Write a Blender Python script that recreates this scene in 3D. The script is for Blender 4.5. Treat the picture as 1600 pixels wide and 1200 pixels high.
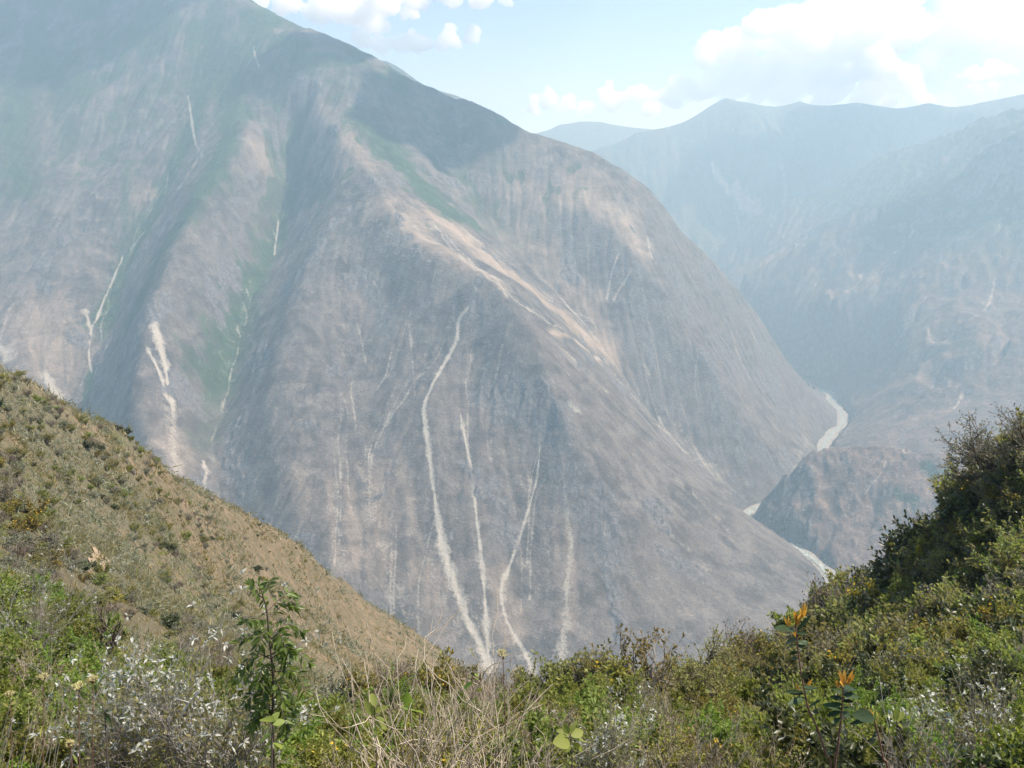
import bpy, math, random
import numpy as np
from mathutils import Vector, Matrix

# ------------------------------------------------------------------ clearing
for o in list(bpy.data.objects):
    bpy.data.objects.remove(o)
S = bpy.context.scene
COL = S.collection
random.seed(7)
RNG = np.random.default_rng(7)
R = math.radians

# ------------------------------------------------------------------ camera
FOC = 1331.0          # focal length in pixels of the 1600 px wide photograph
PITCH = R(12.0)
EYE = np.array([0.0, 0.0, 0.0])
cam_d = bpy.data.cameras.new('camera')
cam = bpy.data.objects.new('camera', cam_d)
COL.objects.link(cam)
cam_d.sensor_width = 36.0
cam_d.lens = FOC / 1600.0 * 36.0
cam_d.clip_start = 0.05
cam_d.clip_end = 60000.0
cam.location = (0, 0, 0)
cam.rotation_euler = (math.pi / 2 - PITCH, 0, 0)
S.camera = cam

# ------------------------------------------------------------------ sky, sun, exposure
SUN_EL = R(56.0)
SUN_AZ = R(84.0)      # clockwise from +Y (the view direction) towards +X
SUN_DIR = np.array([math.sin(SUN_AZ) * math.cos(SUN_EL), math.cos(SUN_AZ) * math.cos(SUN_EL), math.sin(SUN_EL)])
W = bpy.data.worlds.new('World')
S.world = W
W.use_nodes = True
nt = W.node_tree
nt.nodes.clear()
sky = nt.nodes.new('ShaderNodeTexSky')
sky.sky_type = 'NISHITA'
sky.sun_disc = False
sky.sun_elevation = SUN_EL
sky.sun_rotation = SUN_AZ
sky.altitude = 2600.0
sky.air_density = 1.0
sky.dust_density = 1.0
sky.ozone_density = 1.2
bg = nt.nodes.new('ShaderNodeBackground')
bg.inputs['Strength'].default_value = 0.115
wo = nt.nodes.new('ShaderNodeOutputWorld')
nt.links.new(sky.outputs[0], bg.inputs['Color'])
nt.links.new(bg.outputs[0], wo.inputs['Surface'])

sun_d = bpy.data.lights.new('sun', 'SUN')
sun_d.energy = 4.9
sun_d.angle = R(0.53)
sun_d.color = (1.0, 0.955, 0.88)
sun = bpy.data.objects.new('sun', sun_d)
COL.objects.link(sun)
sun.location = Vector(SUN_DIR) * 50.0
sun.rotation_euler = Vector(SUN_DIR).to_track_quat('Z', 'Y').to_euler()

S.view_settings.view_transform = 'Standard'
S.view_settings.look = 'None'
S.view_settings.exposure = 0.8
S.view_settings.gamma = 1.0
S.view_settings.use_curve_mapping = False
S.render.engine = 'CYCLES'
cy = S.cycles
cy.max_bounces = 26
cy.diffuse_bounces = 2
cy.glossy_bounces = 1
cy.transmission_bounces = 2
cy.volume_bounces = 24
cy.transparent_max_bounces = 12
cy.use_denoising = True
try:
    cy.denoising_prefilter = 'ACCURATE'
except Exception:
    pass
cy.caustics_reflective = False
cy.caustics_refractive = False

# ------------------------------------------------------------------ numeric helpers
CP, SP = math.cos(PITCH), math.sin(PITCH)


def ratios(px, py):
    """direction through a picture point as (x/y, z/y) with +Y the horizontal view axis"""
    px = np.asarray(px, float); py = np.asarray(py, float)
    u = (px - 800.0) / FOC
    v = (600.0 - py) / FOC
    dy = CP + v * SP
    return u / dy, (-SP + v * CP) / dy


def P(px, py, Y):
    a, b = ratios(px, py)
    return np.array([a * Y, Y, b * Y])


def to_px(X, Y, Z):
    cz = Y * CP - Z * SP
    return 800.0 + FOC * X / cz, 600.0 - FOC * (Y * SP + Z * CP) / cz


def hash2(ix, iy, seed):
    h = (ix.astype(np.int64) * 374761393 + iy.astype(np.int64) * 668265263 + seed * 974634777) & 0xFFFFFFFF
    h = ((h ^ (h >> 13)) * 1274126177) & 0xFFFFFFFF
    return ((h ^ (h >> 16)) & 0xFFFFFF).astype(np.float64) / float(0xFFFFFF)


def gnoise(x, y, seed=0):
    """gradient noise, about -0.7..0.7"""
    x = np.asarray(x, float); y = np.asarray(y, float)
    ix = np.floor(x); iy = np.floor(y)
    fx = x - ix; fy = y - iy
    u = fx * fx * fx * (fx * (fx * 6 - 15) + 10)
    v = fy * fy * fy * (fy * (fy * 6 - 15) + 10)

    def g(ox, oy):
        a = hash2(ix + ox, iy + oy, seed) * 2 * np.pi
        return np.cos(a) * (fx - ox) + np.sin(a) * (fy - oy)
    n00, n10, n01, n11 = g(0, 0), g(1, 0), g(0, 1), g(1, 1)
    return (n00 * (1 - u) + n10 * u) * (1 - v) + (n01 * (1 - u) + n11 * u) * v


def fbm(x, y, octaves=4, seed=0, gain=0.5, lac=2.03, ridged=False):
    a = 1.0; s = 0.0; f = 1.0
    for k in range(octaves):
        n = gnoise(x * f + 17.3 * k, y * f - 9.1 * k, seed + k)
        if ridged:
            n = 0.5 - np.abs(n) * 1.6
        s = s + a * n
        a *= gain; f *= lac
    return s


def smooth(a, b, x):
    t = np.clip((x - a) / (b - a), 0, 1)
    return t * t * (3 - 2 * t)


def resample(poly, step):
    poly = np.asarray(poly, float)
    out = [poly[0]]
    for a, b in zip(poly[:-1], poly[1:]):
        n = max(1, int(round(np.linalg.norm(b[:2] - a[:2]) / step)))
        for k in range(1, n + 1):
            out.append(a + (b - a) * k / n)
    return np.array(out)


def spline(poly, n=8):
    """Catmull-Rom through the points"""
    p = np.asarray(poly, float)
    q = np.vstack([2 * p[0] - p[1], p, 2 * p[-1] - p[-2]])
    out = []
    for i in range(len(p) - 1):
        a, b, c, d = q[i], q[i + 1], q[i + 2], q[i + 3]
        for k in range(n):
            t = k / n
            out.append(0.5 * (2 * b + (c - a) * t + (2 * a - 5 * b + 4 * c - d) * t * t + (3 * b - a - 3 * c + d) * t ** 3))
    out.append(p[-1])
    return np.array(out)


class RBF:
    def __init__(self, xy, val, beta=1.3, scale=1000.0, reg=1e-4):
        self.xy = xy / scale; self.s = scale; self.b = beta
        n = len(xy)
        A = np.zeros((n + 3, n + 3))
        d2 = ((self.xy[:, None, :] - self.xy[None, :, :]) ** 2).sum(-1)
        A[:n, :n] = -(d2 ** (beta / 2)) - reg * np.eye(n)
        A[:n, n] = 1; A[:n, n + 1:] = self.xy
        A[n, :n] = 1; A[n + 1:, :n] = self.xy.T
        rhs = np.zeros(n + 3); rhs[:n] = val
        self.w = np.linalg.solve(A, rhs)

    def __call__(self, X, Y):
        sh = np.shape(X)
        q = np.stack([np.ravel(X), np.ravel(Y)], 1) / self.s
        out = np.empty(len(q)); n = len(self.xy)
        for i in range(0, len(q), 20000):
            c = q[i:i + 20000]
            d2 = (c[:, None, 0] - self.xy[None, :, 0]) ** 2 + (c[:, None, 1] - self.xy[None, :, 1]) ** 2
            out[i:i + 20000] = -(d2 ** (self.b / 2)) @ self.w[:n] + self.w[n] + c @ self.w[n + 1:]
        return out.reshape(sh)


class Grid:
    """height grid with cubic look-up"""
    def __init__(self, x0, x1, y0, y1, dx):
        self.x0, self.y0, self.dx = x0, y0, dx
        self.nx = int((x1 - x0) / dx) + 1; self.ny = int((y1 - y0) / dx) + 1
        self.xs = x0 + dx * np.arange(self.nx); self.ys = y0 + dx * np.arange(self.ny)
        self.X, self.Y = np.meshgrid(self.xs, self.ys)
        self.H = None

    def at(self, x, y, A=None):
        A = self.H if A is None else A
        gx = np.clip((x - self.x0) / self.dx, 1.001, self.nx - 2.001)
        gy = np.clip((y - self.y0) / self.dx, 1.001, self.ny - 2.001)
        ix = gx.astype(int); iy = gy.astype(int)
        fx = gx - ix; fy = gy - iy

        def w(t):
            return (-0.5 * t + t * t - 0.5 * t ** 3, 1 - 2.5 * t * t + 1.5 * t ** 3, 0.5 * t + 2 * t * t - 1.5 * t ** 3, -0.5 * t * t + 0.5 * t ** 3)
        wx = w(fx); wy = w(fy)
        flat = A.ravel(); out = 0.0
        for j in range(4):
            row = 0.0
            base = np.clip(iy + j - 1, 0, self.ny - 1) * self.nx
            for i in range(4):
                row = row + wx[i] * flat[base + np.clip(ix + i - 1, 0, self.nx - 1)]
            out = out + wy[j] * row
        return out

    def lin(self, x, y, A=None):
        A = self.H if A is None else A
        gx = np.clip((x - self.x0) / self.dx, 0, self.nx - 1.001)
        gy = np.clip((y - self.y0) / self.dx, 0, self.ny - 1.001)
        ix = gx.astype(int); iy = gy.astype(int)
        fx = gx - ix; fy = gy - iy
        f = A.ravel(); k = iy * self.nx + ix
        return (f[k] * (1 - fx) + f[k + 1] * fx) * (1 - fy) + (f[k + self.nx] * (1 - fx) + f[k + self.nx + 1] * fx) * fy


def erode(H, dx, drops, steps, batches, seed, rate=0.25, inertia=0.25):
    """many droplets at once running down the grid, carving gullies; returns height and a flow map"""
    rng = np.random.default_rng(seed)
    ny, nx = H.shape
    flow = np.zeros(ny * nx)
    Hf = H.ravel().copy() / dx
    for b in range(batches):
        x = rng.random(drops) * (nx - 3) + 1; y = rng.random(drops) * (ny - 3) + 1
        vx = np.zeros(drops); vy = np.zeros(drops)
        sed = np.zeros(drops); spd = np.ones(drops); wat = np.ones(drops)
        for s in range(steps):
            ix = x.astype(int); iy = y.astype(int); fx = x - ix; fy = y - iy
            k = iy * nx + ix
            h00, h10, h01, h11 = Hf[k], Hf[k + 1], Hf[k + nx], Hf[k + nx + 1]
            gx = (h10 - h00) * (1 - fy) + (h11 - h01) * fy
            gy = (h01 - h00) * (1 - fx) + (h11 - h10) * fx
            vx = vx * inertia - gx * (1 - inertia); vy = vy * inertia - gy * (1 - inertia)
            L = np.sqrt(vx * vx + vy * vy) + 1e-9
            ux, uy = vx / L, vy / L
            h = (h00 * (1 - fx) + h10 * fx) * (1 - fy) + (h01 * (1 - fx) + h11 * fx) * fy
            X2 = np.clip(x + ux, 1, nx - 2.01); Y2 = np.clip(y + uy, 1, ny - 2.01)
            jx = X2.astype(int); jy = Y2.astype(int); gx2 = X2 - jx; gy2 = Y2 - jy
            m = jy * nx + jx
            h2 = (Hf[m] * (1 - gx2) + Hf[m + 1] * gx2) * (1 - gy2) + (Hf[m + nx] * (1 - gx2) + Hf[m + nx + 1] * gx2) * gy2
            dh = h2 - h
            cap = np.maximum(-dh, 0.01) * spd * wat * 2.2
            dep = np.where(dh > 0, np.minimum(dh, sed), np.where(sed > cap, (sed - cap) * 0.25, -np.minimum((cap - sed) * rate, -dh * 0.6)))
            dep = np.clip(dep, -0.1, 0.1)
            sed = np.clip(sed - dep, 0, 3)
            tot = 0.0
            for kk, ww in ((k, (1 - fx) * (1 - fy)), (k + 1, fx * (1 - fy)), (k + nx, (1 - fx) * fy), (k + nx + 1, fx * fy)):
                tot = tot + np.bincount(kk, dep * ww, ny * nx)
            Hf += np.clip(tot, -0.03, 0.02)
            flow += np.bincount(k, wat, ny * nx)
            spd = np.sqrt(np.maximum(spd * spd - dh * 0.6, 0.04)); spd = np.minimum(spd, 2.5)
            wat = wat * 0.985
            x, y = X2, Y2
    return Hf.reshape(ny, nx) * dx, flow.reshape(ny, nx)


def blur(A, n=1):
    for _ in range(n):
        B = np.pad(A, 1, mode='edge')
        A = (B[1:-1, 1:-1] * 4 + (B[:-2, 1:-1] + B[2:, 1:-1] + B[1:-1, :-2] + B[1:-1, 2:]) * 2 + B[:-2, :-2] + B[2:, 2:] + B[:-2, 2:] + B[2:, :-2]) / 16
    return A


def poly_dist(X, Y, poly, pad=400.0):
    """distance to a polyline (n,2), parameter along it 0..1 and side (+ left of travel)"""
    poly = np.asarray(poly, float)[:, :2]
    sh = np.shape(X)
    x = np.ravel(X); y = np.ravel(Y)
    best = np.full(len(x), 1e9); par = np.zeros(len(x)); side = np.ones(len(x))
    seg = np.linalg.norm(np.diff(poly, axis=0), axis=1); cum = np.concatenate([[0], np.cumsum(seg)]); tot = cum[-1]
    sel = np.nonzero((x > poly[:, 0].min() - pad) & (x < poly[:, 0].max() + pad) & (y > poly[:, 1].min() - pad) & (y < poly[:, 1].max() + pad))[0]
    xs, ys = x[sel], y[sel]
    bb = best[sel]; pp = par[sel]; ss = side[sel]
    for i in range(len(poly) - 1):
        a = poly[i]; d = poly[i + 1] - a; L2 = d @ d + 1e-12
        rx = xs - a[0]; ry = ys - a[1]
        t = np.clip((rx * d[0] + ry * d[1]) / L2, 0, 1)
        ex = rx - t * d[0]; ey = ry - t * d[1]
        dd = ex * ex + ey * ey
        m = dd < bb
        bb[m] = dd[m]; pp[m] = (cum[i] + t[m] * seg[i]) / tot
        ss[m] = np.sign(d[0] * ry[m] - d[1] * rx[m])
    best[sel] = bb; par[sel] = pp; side[sel] = ss
    return np.sqrt(best).reshape(sh), par.reshape(sh), side.reshape(sh)


# ------------------------------------------------------------------ mesh helpers
def new_mesh(name, verts, faces, mats=(), smooth_shade=True, attrs=None, mat_index=None, uv=None):
    """verts (n,3); faces (m,3) or (m,4) arrays or a list of such arrays"""
    me = bpy.data.meshes.new(name)
    if not isinstance(faces, list):
        faces = [faces]
    faces = [np.asarray(f, np.int32) for f in faces if len(f)]
    verts = np.asarray(verts, np.float32)
    loops = np.concatenate([f.ravel() for f in faces])
    sizes = np.concatenate([np.full(len(f), f.shape[1], np.int32) for f in faces])
    starts = np.concatenate([[0], np.cumsum(sizes)[:-1]]).astype(np.int32)
    me.vertices.add(len(verts)); me.vertices.foreach_set('co', verts.ravel())
    me.loops.add(len(loops)); me.loops.foreach_set('vertex_index', loops)
    me.polygons.add(len(sizes)); me.polygons.foreach_set('loop_start', starts)
    try:
        me.polygons.foreach_set('loop_total', sizes)
    except Exception:
        pass
    for m in mats:
        me.materials.append(m)
    if mat_index is not None:
        me.polygons.foreach_set('material_index', np.asarray(mat_index, np.int32))
    me.update(calc_edges=True)
    me.polygons.foreach_set('use_smooth', np.full(len(sizes), smooth_shade))
    for k, v in (attrs or {}).items():
        v = np.asarray(v, np.float32)
        a = me.attributes.new(k, 'FLOAT_COLOR' if v.ndim == 2 else 'FLOAT', 'POINT')
        a.data.foreach_set('color' if v.ndim == 2 else 'value', v.ravel())
    me.update()
    return me


def link(name, me, parent=None, loc=None, **props):
    o = bpy.data.objects.new(name, me)
    COL.objects.link(o)
    if parent is not None:
        o.parent = parent
    if loc is not None:
        o.location = loc
    for k, v in props.items():
        o[k] = v
    return o


def grid_faces(nr, nc):
    i = np.arange(nr - 1)[:, None] * nc + np.arange(nc - 1)[None, :]
    i = i.ravel()
    return np.stack([i, i + 1, i + nc + 1, i + nc], 1)


# ------------------------------------------------------------------ node helper
class NT:
    def __init__(self, name):
        self.m = bpy.data.materials.new(name)
        self.m.use_nodes = True
        self.t = self.m.node_tree
        self.t.nodes.clear()
        self.out = self.n('ShaderNodeOutputMaterial')

    def n(self, typ, **kw):
        nd = self.t.nodes.new(typ)
        for k, v in kw.items():
            setattr(nd, k, v)
        return nd

    def l(self, a, b):
        self.t.links.new(a, b)

    def val(self, sock, v):
        if hasattr(v, 'is_output') or isinstance(v, bpy.types.NodeSocket):
            self.l(v, sock)
        else:
            sock.default_value = v

    def attr(self, name):
        return self.n('ShaderNodeAttribute', attribute_name=name)

    def noise(self, scale, detail=4, rough=0.55, vec=None, dist=0.0):
        nd = self.n('ShaderNodeTexNoise')
        nd.inputs['Scale'].default_value = scale
        nd.inputs['Detail'].default_value = detail
        nd.inputs['Roughness'].default_value = rough
        nd.inputs['Distortion'].default_value = dist
        if vec is not None:
            self.l(vec, nd.inputs['Vector'])
        return nd.outputs['Fac']

    def ramp(self, fac, stops, interp='LINEAR'):
        nd = self.n('ShaderNodeValToRGB')
        nd.color_ramp.interpolation = interp
        el = nd.color_ramp.elements
        while len(el) > 1:
            el.remove(el[-1])
        el[0].position = stops[0][0]; el[0].color = self._c(stops[0][1])
        for p, c in stops[1:]:
            e = el.new(p); e.color = self._c(c)
        self.l(fac, nd.inputs['Fac'])
        return nd.outputs['Color']

    def _c(self, c):
        return (c, c, c, 1) if isinstance(c, (int, float)) else (*c, 1)

    def mix(self, fac, a, b, blend='MIX'):
        nd = self.n('ShaderNodeMix', data_type='RGBA', blend_type=blend)
        self.val(nd.inputs[0], fac)
        for s, v in ((nd.inputs[6], a), (nd.inputs[7], b)):
            self.val(s, self._c(v) if isinstance(v, (tuple, float, int)) and not hasattr(v, 'node') else v)
        return nd.outputs[2]

    def math(self, op, a, b=0.0, clamp=False):
        nd = self.n('ShaderNodeMath', operation=op, use_clamp=clamp)
        self.val(nd.inputs[0], a); self.val(nd.inputs[1], b)
        return nd.outputs[0]

    def bsdf(self, color, rough=0.9, spec=0.2, normal=None):
        b = self.n('ShaderNodeBsdfPrincipled')
        self.val(b.inputs['Base Color'], self._c(color) if isinstance(color, (tuple, float)) else color)
        self.val(b.inputs['Roughness'], rough)
        b.inputs['Specular IOR Level'].default_value = spec
        if normal is not None:
            self.l(normal, b.inputs['Normal'])
        return b

    def bump(self, height, strength=0.5, distance=1.0):
        b = self.n('ShaderNodeBump')
        b.inputs['Strength'].default_value = strength
        b.inputs['Distance'].default_value = distance
        self.l(height, b.inputs['Height'])
        return b.outputs[0]

    def coord(self):
        return self.n('ShaderNodeTexCoord').outputs['Object']

    def scaled(self, vec, s):
        nd = self.n('ShaderNodeMapping')
        nd.inputs['Scale'].default_value = s
        self.l(vec, nd.inputs['Vector'])
        return nd.outputs[0]

# ================================================================== THE GORGE
RIVER_Z = -1300.0
# river course in plan, from upstream (far) to downstream (left, below the near slopes)
RIVER = spline([(1650, 9600), (1700, 8800), (1740, 8000), (1790, 7200), (1900, 6700), (2080, 6250), (2222, 5895), (2150, 5560), (2110, 5324), (2010, 5010), (1820, 4700), (1690, 4446),
                (1640, 4250), (1560, 4000), (1400, 3760), (1200, 3590), (1045, 3500), (985, 3400), (982, 3300), (1015, 3200), (1085, 3080), (1125, 2950), (1130, 2750), (1080, 2520), (920, 2260), (600, 2090), (100, 2010), (-400, 1980), (-900, 1940), (-1700, 1870), (-2800, 1790), (-4200, 1700)], 6)


def pts(*lines, step=140.0):
    out = []
    for ln in lines:
        out.append(resample([P(*p) for p in ln], step))
    return np.vstack(out)


def xyz(*lines, step=180.0):
    return np.vstack([resample(np.array(l, float), step) for l in lines])


# ---- main mountain: ridges and valleys read from the photograph, each at its own distance
crest = [(-350, -62, 6250), (-150, -52, 6150), (0, -45, 6050), (130, -58, 5980), (250, -60, 5900), (380, 0, 5500), (420, 20, 5450), (500, 55, 5250), (555, 76, 5150), (607, 102, 5050), (640, 129, 4980), (675, 145, 4930), (720, 158, 4880), (780, 187, 4800), (830, 212, 4700), (930, 243, 4650),
         (970, 270, 4640), (1020, 308, 4650), (1060, 358, 4680), (1110, 405, 4750), (1140, 440, 4800), (1180, 492, 4880), (1220, 550, 5000), (1255, 595, 5120), (1280, 625, 5200)]
main_ctrl = pts(
    crest,
    # central spur
    [(440, 90, 4980), (500, 190, 4570), (540, 250, 4250), (590, 312, 3971), (640, 395, 3658), (700, 425, 3482), (780, 462, 3325), (825, 520, 3159), (850, 590, 2993), (875, 660, 2866), (900, 720, 2768), (960, 810, 2621), (1060, 900, 2504), (1150, 940, 2484)],
    # left spur
    [(400, 180, 4750), (380, 240, 4413), (300, 350, 3878), (240, 480, 3431), (200, 640, 2965), (260, 800, 2605), (330, 950, 2350)],
    # spur between
    [(540, 290, 4167), (480, 420, 3713), (430, 600, 3132), (450, 750, 2738), (520, 900, 2409), (560, 1000, 2274)],
    # valleys
    [(330, 40, 5400), (320, 120, 5150), (290, 220, 4699), (200, 400, 4151), (150, 560, 3636), (115, 650, 3420), (150, 800, 2936), (200, 930, 2575)],
    [(470, 220, 4714), (440, 330, 4393), (415, 410, 4079), (372, 520, 3646), (330, 690, 3090), (350, 850, 2668), (420, 1000, 2311)],
    [(690, 150, 5000), (735, 300, 4477), (850, 430, 4110), (940, 530, 3904), (1050, 680, 3729), (1150, 785, 3605)],
    # streaked face of the central spur: shallow chutes
    [(700, 470, 3430), (690, 560, 3170), (665, 640, 2955), (680, 780, 2660), (745, 1000, 2275)],
    [(600, 440, 3640), (560, 560, 3270), (570, 700, 2890), (640, 900, 2430), (690, 1000, 2280)],
    [(745, 560, 3170), (725, 680, 2880), (745, 820, 2590), (765, 1000, 2275)],
    [(850, 690, 2870), (820, 830, 2590), (790, 930, 2410), (815, 1010, 2265)],
    # right spur of the near face
    [(880, 225, 4694), (900, 330, 4377), (985, 400, 4220), (1040, 470, 4137), (1095, 560, 3999), (1150, 640, 3901), (1200, 705, 3822), (1215, 745, 3763)],
    [(1090, 450, 4444), (1150, 560, 4377), (1230, 660, 4354), (1262, 695, 4377)],
    # broad left part and its spurs
    [(0, 0, 5950), (40, 120, 5350), (60, 250, 4780), (40, 400, 4150), (60, 520, 3700), (20, 600, 3420)],
    [(150, 0, 5800), (180, 120, 5250), (160, 260, 4720), (110, 400, 4120), (95, 520, 3680)],
    [(-300, -60, 6200), (-350, 150, 5300), (-300, 400, 4200), (-250, 600, 3500), (-200, 800, 2850)],
    [(-700, 0, 6100), (-750, 300, 4700), (-700, 600, 3500)],
)
back = []
for p in pts(crest):
    for d, f in ((350, 0.55), (900, 0.6), (1600, 0.55)):
        back.append([p[0] + 0.45 * d, p[1] + d, max(p[2] - f * d, RIVER_Z + 20)])
main_ctrl = np.vstack([main_ctrl, np.array(back)[::2],
                       xyz([(-5000, 6600, 1300), (-3500, 7400, 900), (-1000, 8000, 100)], step=600),
                       np.array([(x, y, RIVER_Z) for x, y in resample(RIVER[:, :2], 170) if y < 6200]),
                       xyz([(965, 3560, -1215), (890, 3420, -1205), (885, 3300, -1200), (915, 3190, -1205), (985, 3060, -1215), (1010, 2960, -1225)], step=90)])

G1 = Grid(-4600, 2500, 1660, 7600, 15.0)
coarse = Grid(-4600, 2500 + 60, 1660, 7600 + 60, 45.0)
f1 = RBF(main_ctrl[:, :2], main_ctrl[:, 2], 1.02)
coarse.H = f1(coarse.X, coarse.Y)
H = coarse.at(G1.X, G1.Y)
H0 = H.copy()
rel = np.clip((H - RIVER_Z) / 700.0, 0, 1)
wx = G1.X + 120 * gnoise(G1.X / 500, G1.Y / 500, 91); wy = G1.Y + 120 * gnoise(G1.X / 500, G1.Y / 500, 92)
H = H + rel * (46 * fbm(wx / 520, wy / 520, 5, 3) + 26 * fbm(wx / 210, wy / 260, 3, 9, ridged=True))
H, flow1 = erode(H, G1.dx, 26000, 110, 5, 11)
H = 0.10 * H + 0.90 * (H0 + rel * (36 * fbm(wx / 480, wy / 480, 7, 3, 0.52) + 20 * fbm(wx / 260, wy / 260, 5, 9, ridged=True)))
flow1 = np.log1p(blur(flow1, 1))
# crisp edges where two faces of the mountain meet, and V shaped valley lines
for ln, hgt, wid in (([(500, 190, 4600), (540, 250, 4330), (590, 312, 4000), (640, 395, 3660), (700, 425, 3480), (780, 462, 3325), (825, 520, 3160), (850, 590, 2993), (875, 660, 2866), (900, 720, 2770), (960, 810, 2640), (1060, 900, 2540)], 34, 150),
                     ([(400, 180, 4750), (380, 240, 4400), (300, 350, 3890), (240, 480, 3440), (200, 640, 2975)], 26, 140), ([(540, 290, 4180), (480, 420, 3710), (430, 600, 3130)], 20, 120),
                     ([(900, 330, 4380), (985, 400, 4220), (1040, 470, 4140), (1095, 560, 4000), (1150, 640, 3900)], 26, 130), ([(700, 425, 3480), (600, 410, 3640), (560, 480, 3400)], 14, 90),
                     ([(735, 300, 4500), (850, 430, 4100), (940, 530, 3890), (1050, 680, 3700)], -24, 130), ([(440, 330, 4390), (415, 410, 4080), (372, 520, 3640), (330, 690, 3080)], -20, 120), ([(290, 220, 4810), (200, 400, 4140), (150, 560, 3620)], -20, 120)):
    dd, pp, _ = poly_dist(G1.X, G1.Y, resample([P(*q)[:2] for q in ln], 80), 300)
    dd = dd + 22 * gnoise(G1.X / 90, G1.Y / 90, 57)
    H = H + hgt * np.clip(1 - np.maximum(dd, 0) / wid, 0, 1) * smooth(0, 0.08, pp) * smooth(1, 0.92, pp)
rd, _, rs = poly_dist(G1.X, G1.Y, RIVER, 3000)
other = (rs > 0) & (rd > 60)                     # the far bank belongs to the other mountain
H = np.where(rd < 260, np.minimum(H, RIVER_Z - 4 + np.maximum(rd - 34, 0) * 2.0 + 6), H)
H = np.where(rd < 45, RIVER_Z - 5, np.maximum(H, RIVER_Z - 5))
H = np.where(other, np.minimum(RIVER_Z - 5, RIVER_Z - 5 - (rd - 60) * 0.5), H)
G1.H = H

# finer gullies on the part in view
GF = Grid(-3000, 2450, 1900, 5650, 8.0)
HF0 = G1.at(GF.X, GF.Y)
relf = np.clip((HF0 - RIVER_Z - 20) / 300.0, 0, 1)
HF = HF0 + relf * (5.5 * fbm(GF.X / 60, GF.Y / 60, 3, 24) + 3.0 * fbm(GF.X / 26, GF.Y / 26, 2, 29, ridged=True))
HF, flowf = erode(HF, GF.dx, 60000, 55, 4, 19, 0.35, 0.1)
fade = smooth(0, 200, np.minimum(np.minimum(GF.X - GF.x0, GF.xs[-1] - GF.X), np.minimum(GF.Y - GF.y0, GF.ys[-1] - GF.Y)))
GF.H = 0.16 * (HF - HF0) * fade * smooth(0, 0.15, relf)
flowf = np.log1p(blur(flowf, 1))


def main_z(x, y):
    return G1.at(x, y) + GF.at(x, y) * ((x > GF.x0) & (x < GF.xs[-1]) & (y > GF.y0) & (y < GF.ys[-1]))


def trace(G, x, y, n, step=14.0, wander=0.25, rng=None):
    """a path running straight down the fall line"""
    out = [(x, y)]
    for k in range(n):
        e = G.dx
        gx = (G.lin(np.array([x + e]), np.array([y]))[0] - G.lin(np.array([x - e]), np.array([y]))[0]) / (2 * e)
        gy = (G.lin(np.array([x]), np.array([y + e]))[0] - G.lin(np.array([x]), np.array([y - e]))[0]) / (2 * e)
        L = math.hypot(gx, gy)
        if L < 0.15:
            break
        x -= gx / L * step; y -= gy / L * step
        out.append((x, y))
    return np.array(out)


def slope_of(G):
    gy, gx = np.gradient(G.H, G.dx)
    return np.sqrt(gx * gx + gy * gy)


def view_mesh_rows(cols_px, ys):
    """plan positions of a fan of columns seen from the viewpoint, rows at distance ys"""
    a = (np.asarray(cols_px, float) - 800) / FOC / (CP + 0.0)
    X = a[None, :] * ys[:, None]
    return X, np.repeat(ys[:, None], len(a), 1)


def cast(G, px, py, y0, y1, n=900):
    """picture point -> place on a terrain (first hit along the sight line)"""
    a, b = ratios(px, py)
    Y = np.linspace(y0, y1, n)
    z = G.lin(a * Y, Y)
    hit = np.nonzero(z >= b * Y)[0]
    k = hit[0] if len(hit) else int(np.argmax(z - b * Y))
    return np.array([a * Y[k], Y[k], z[k]])


def cast_line(G, line, y0, y1, n=6):
    return spline([cast(G, p[0], p[1], y0, y1) for p in line], n)

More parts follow.
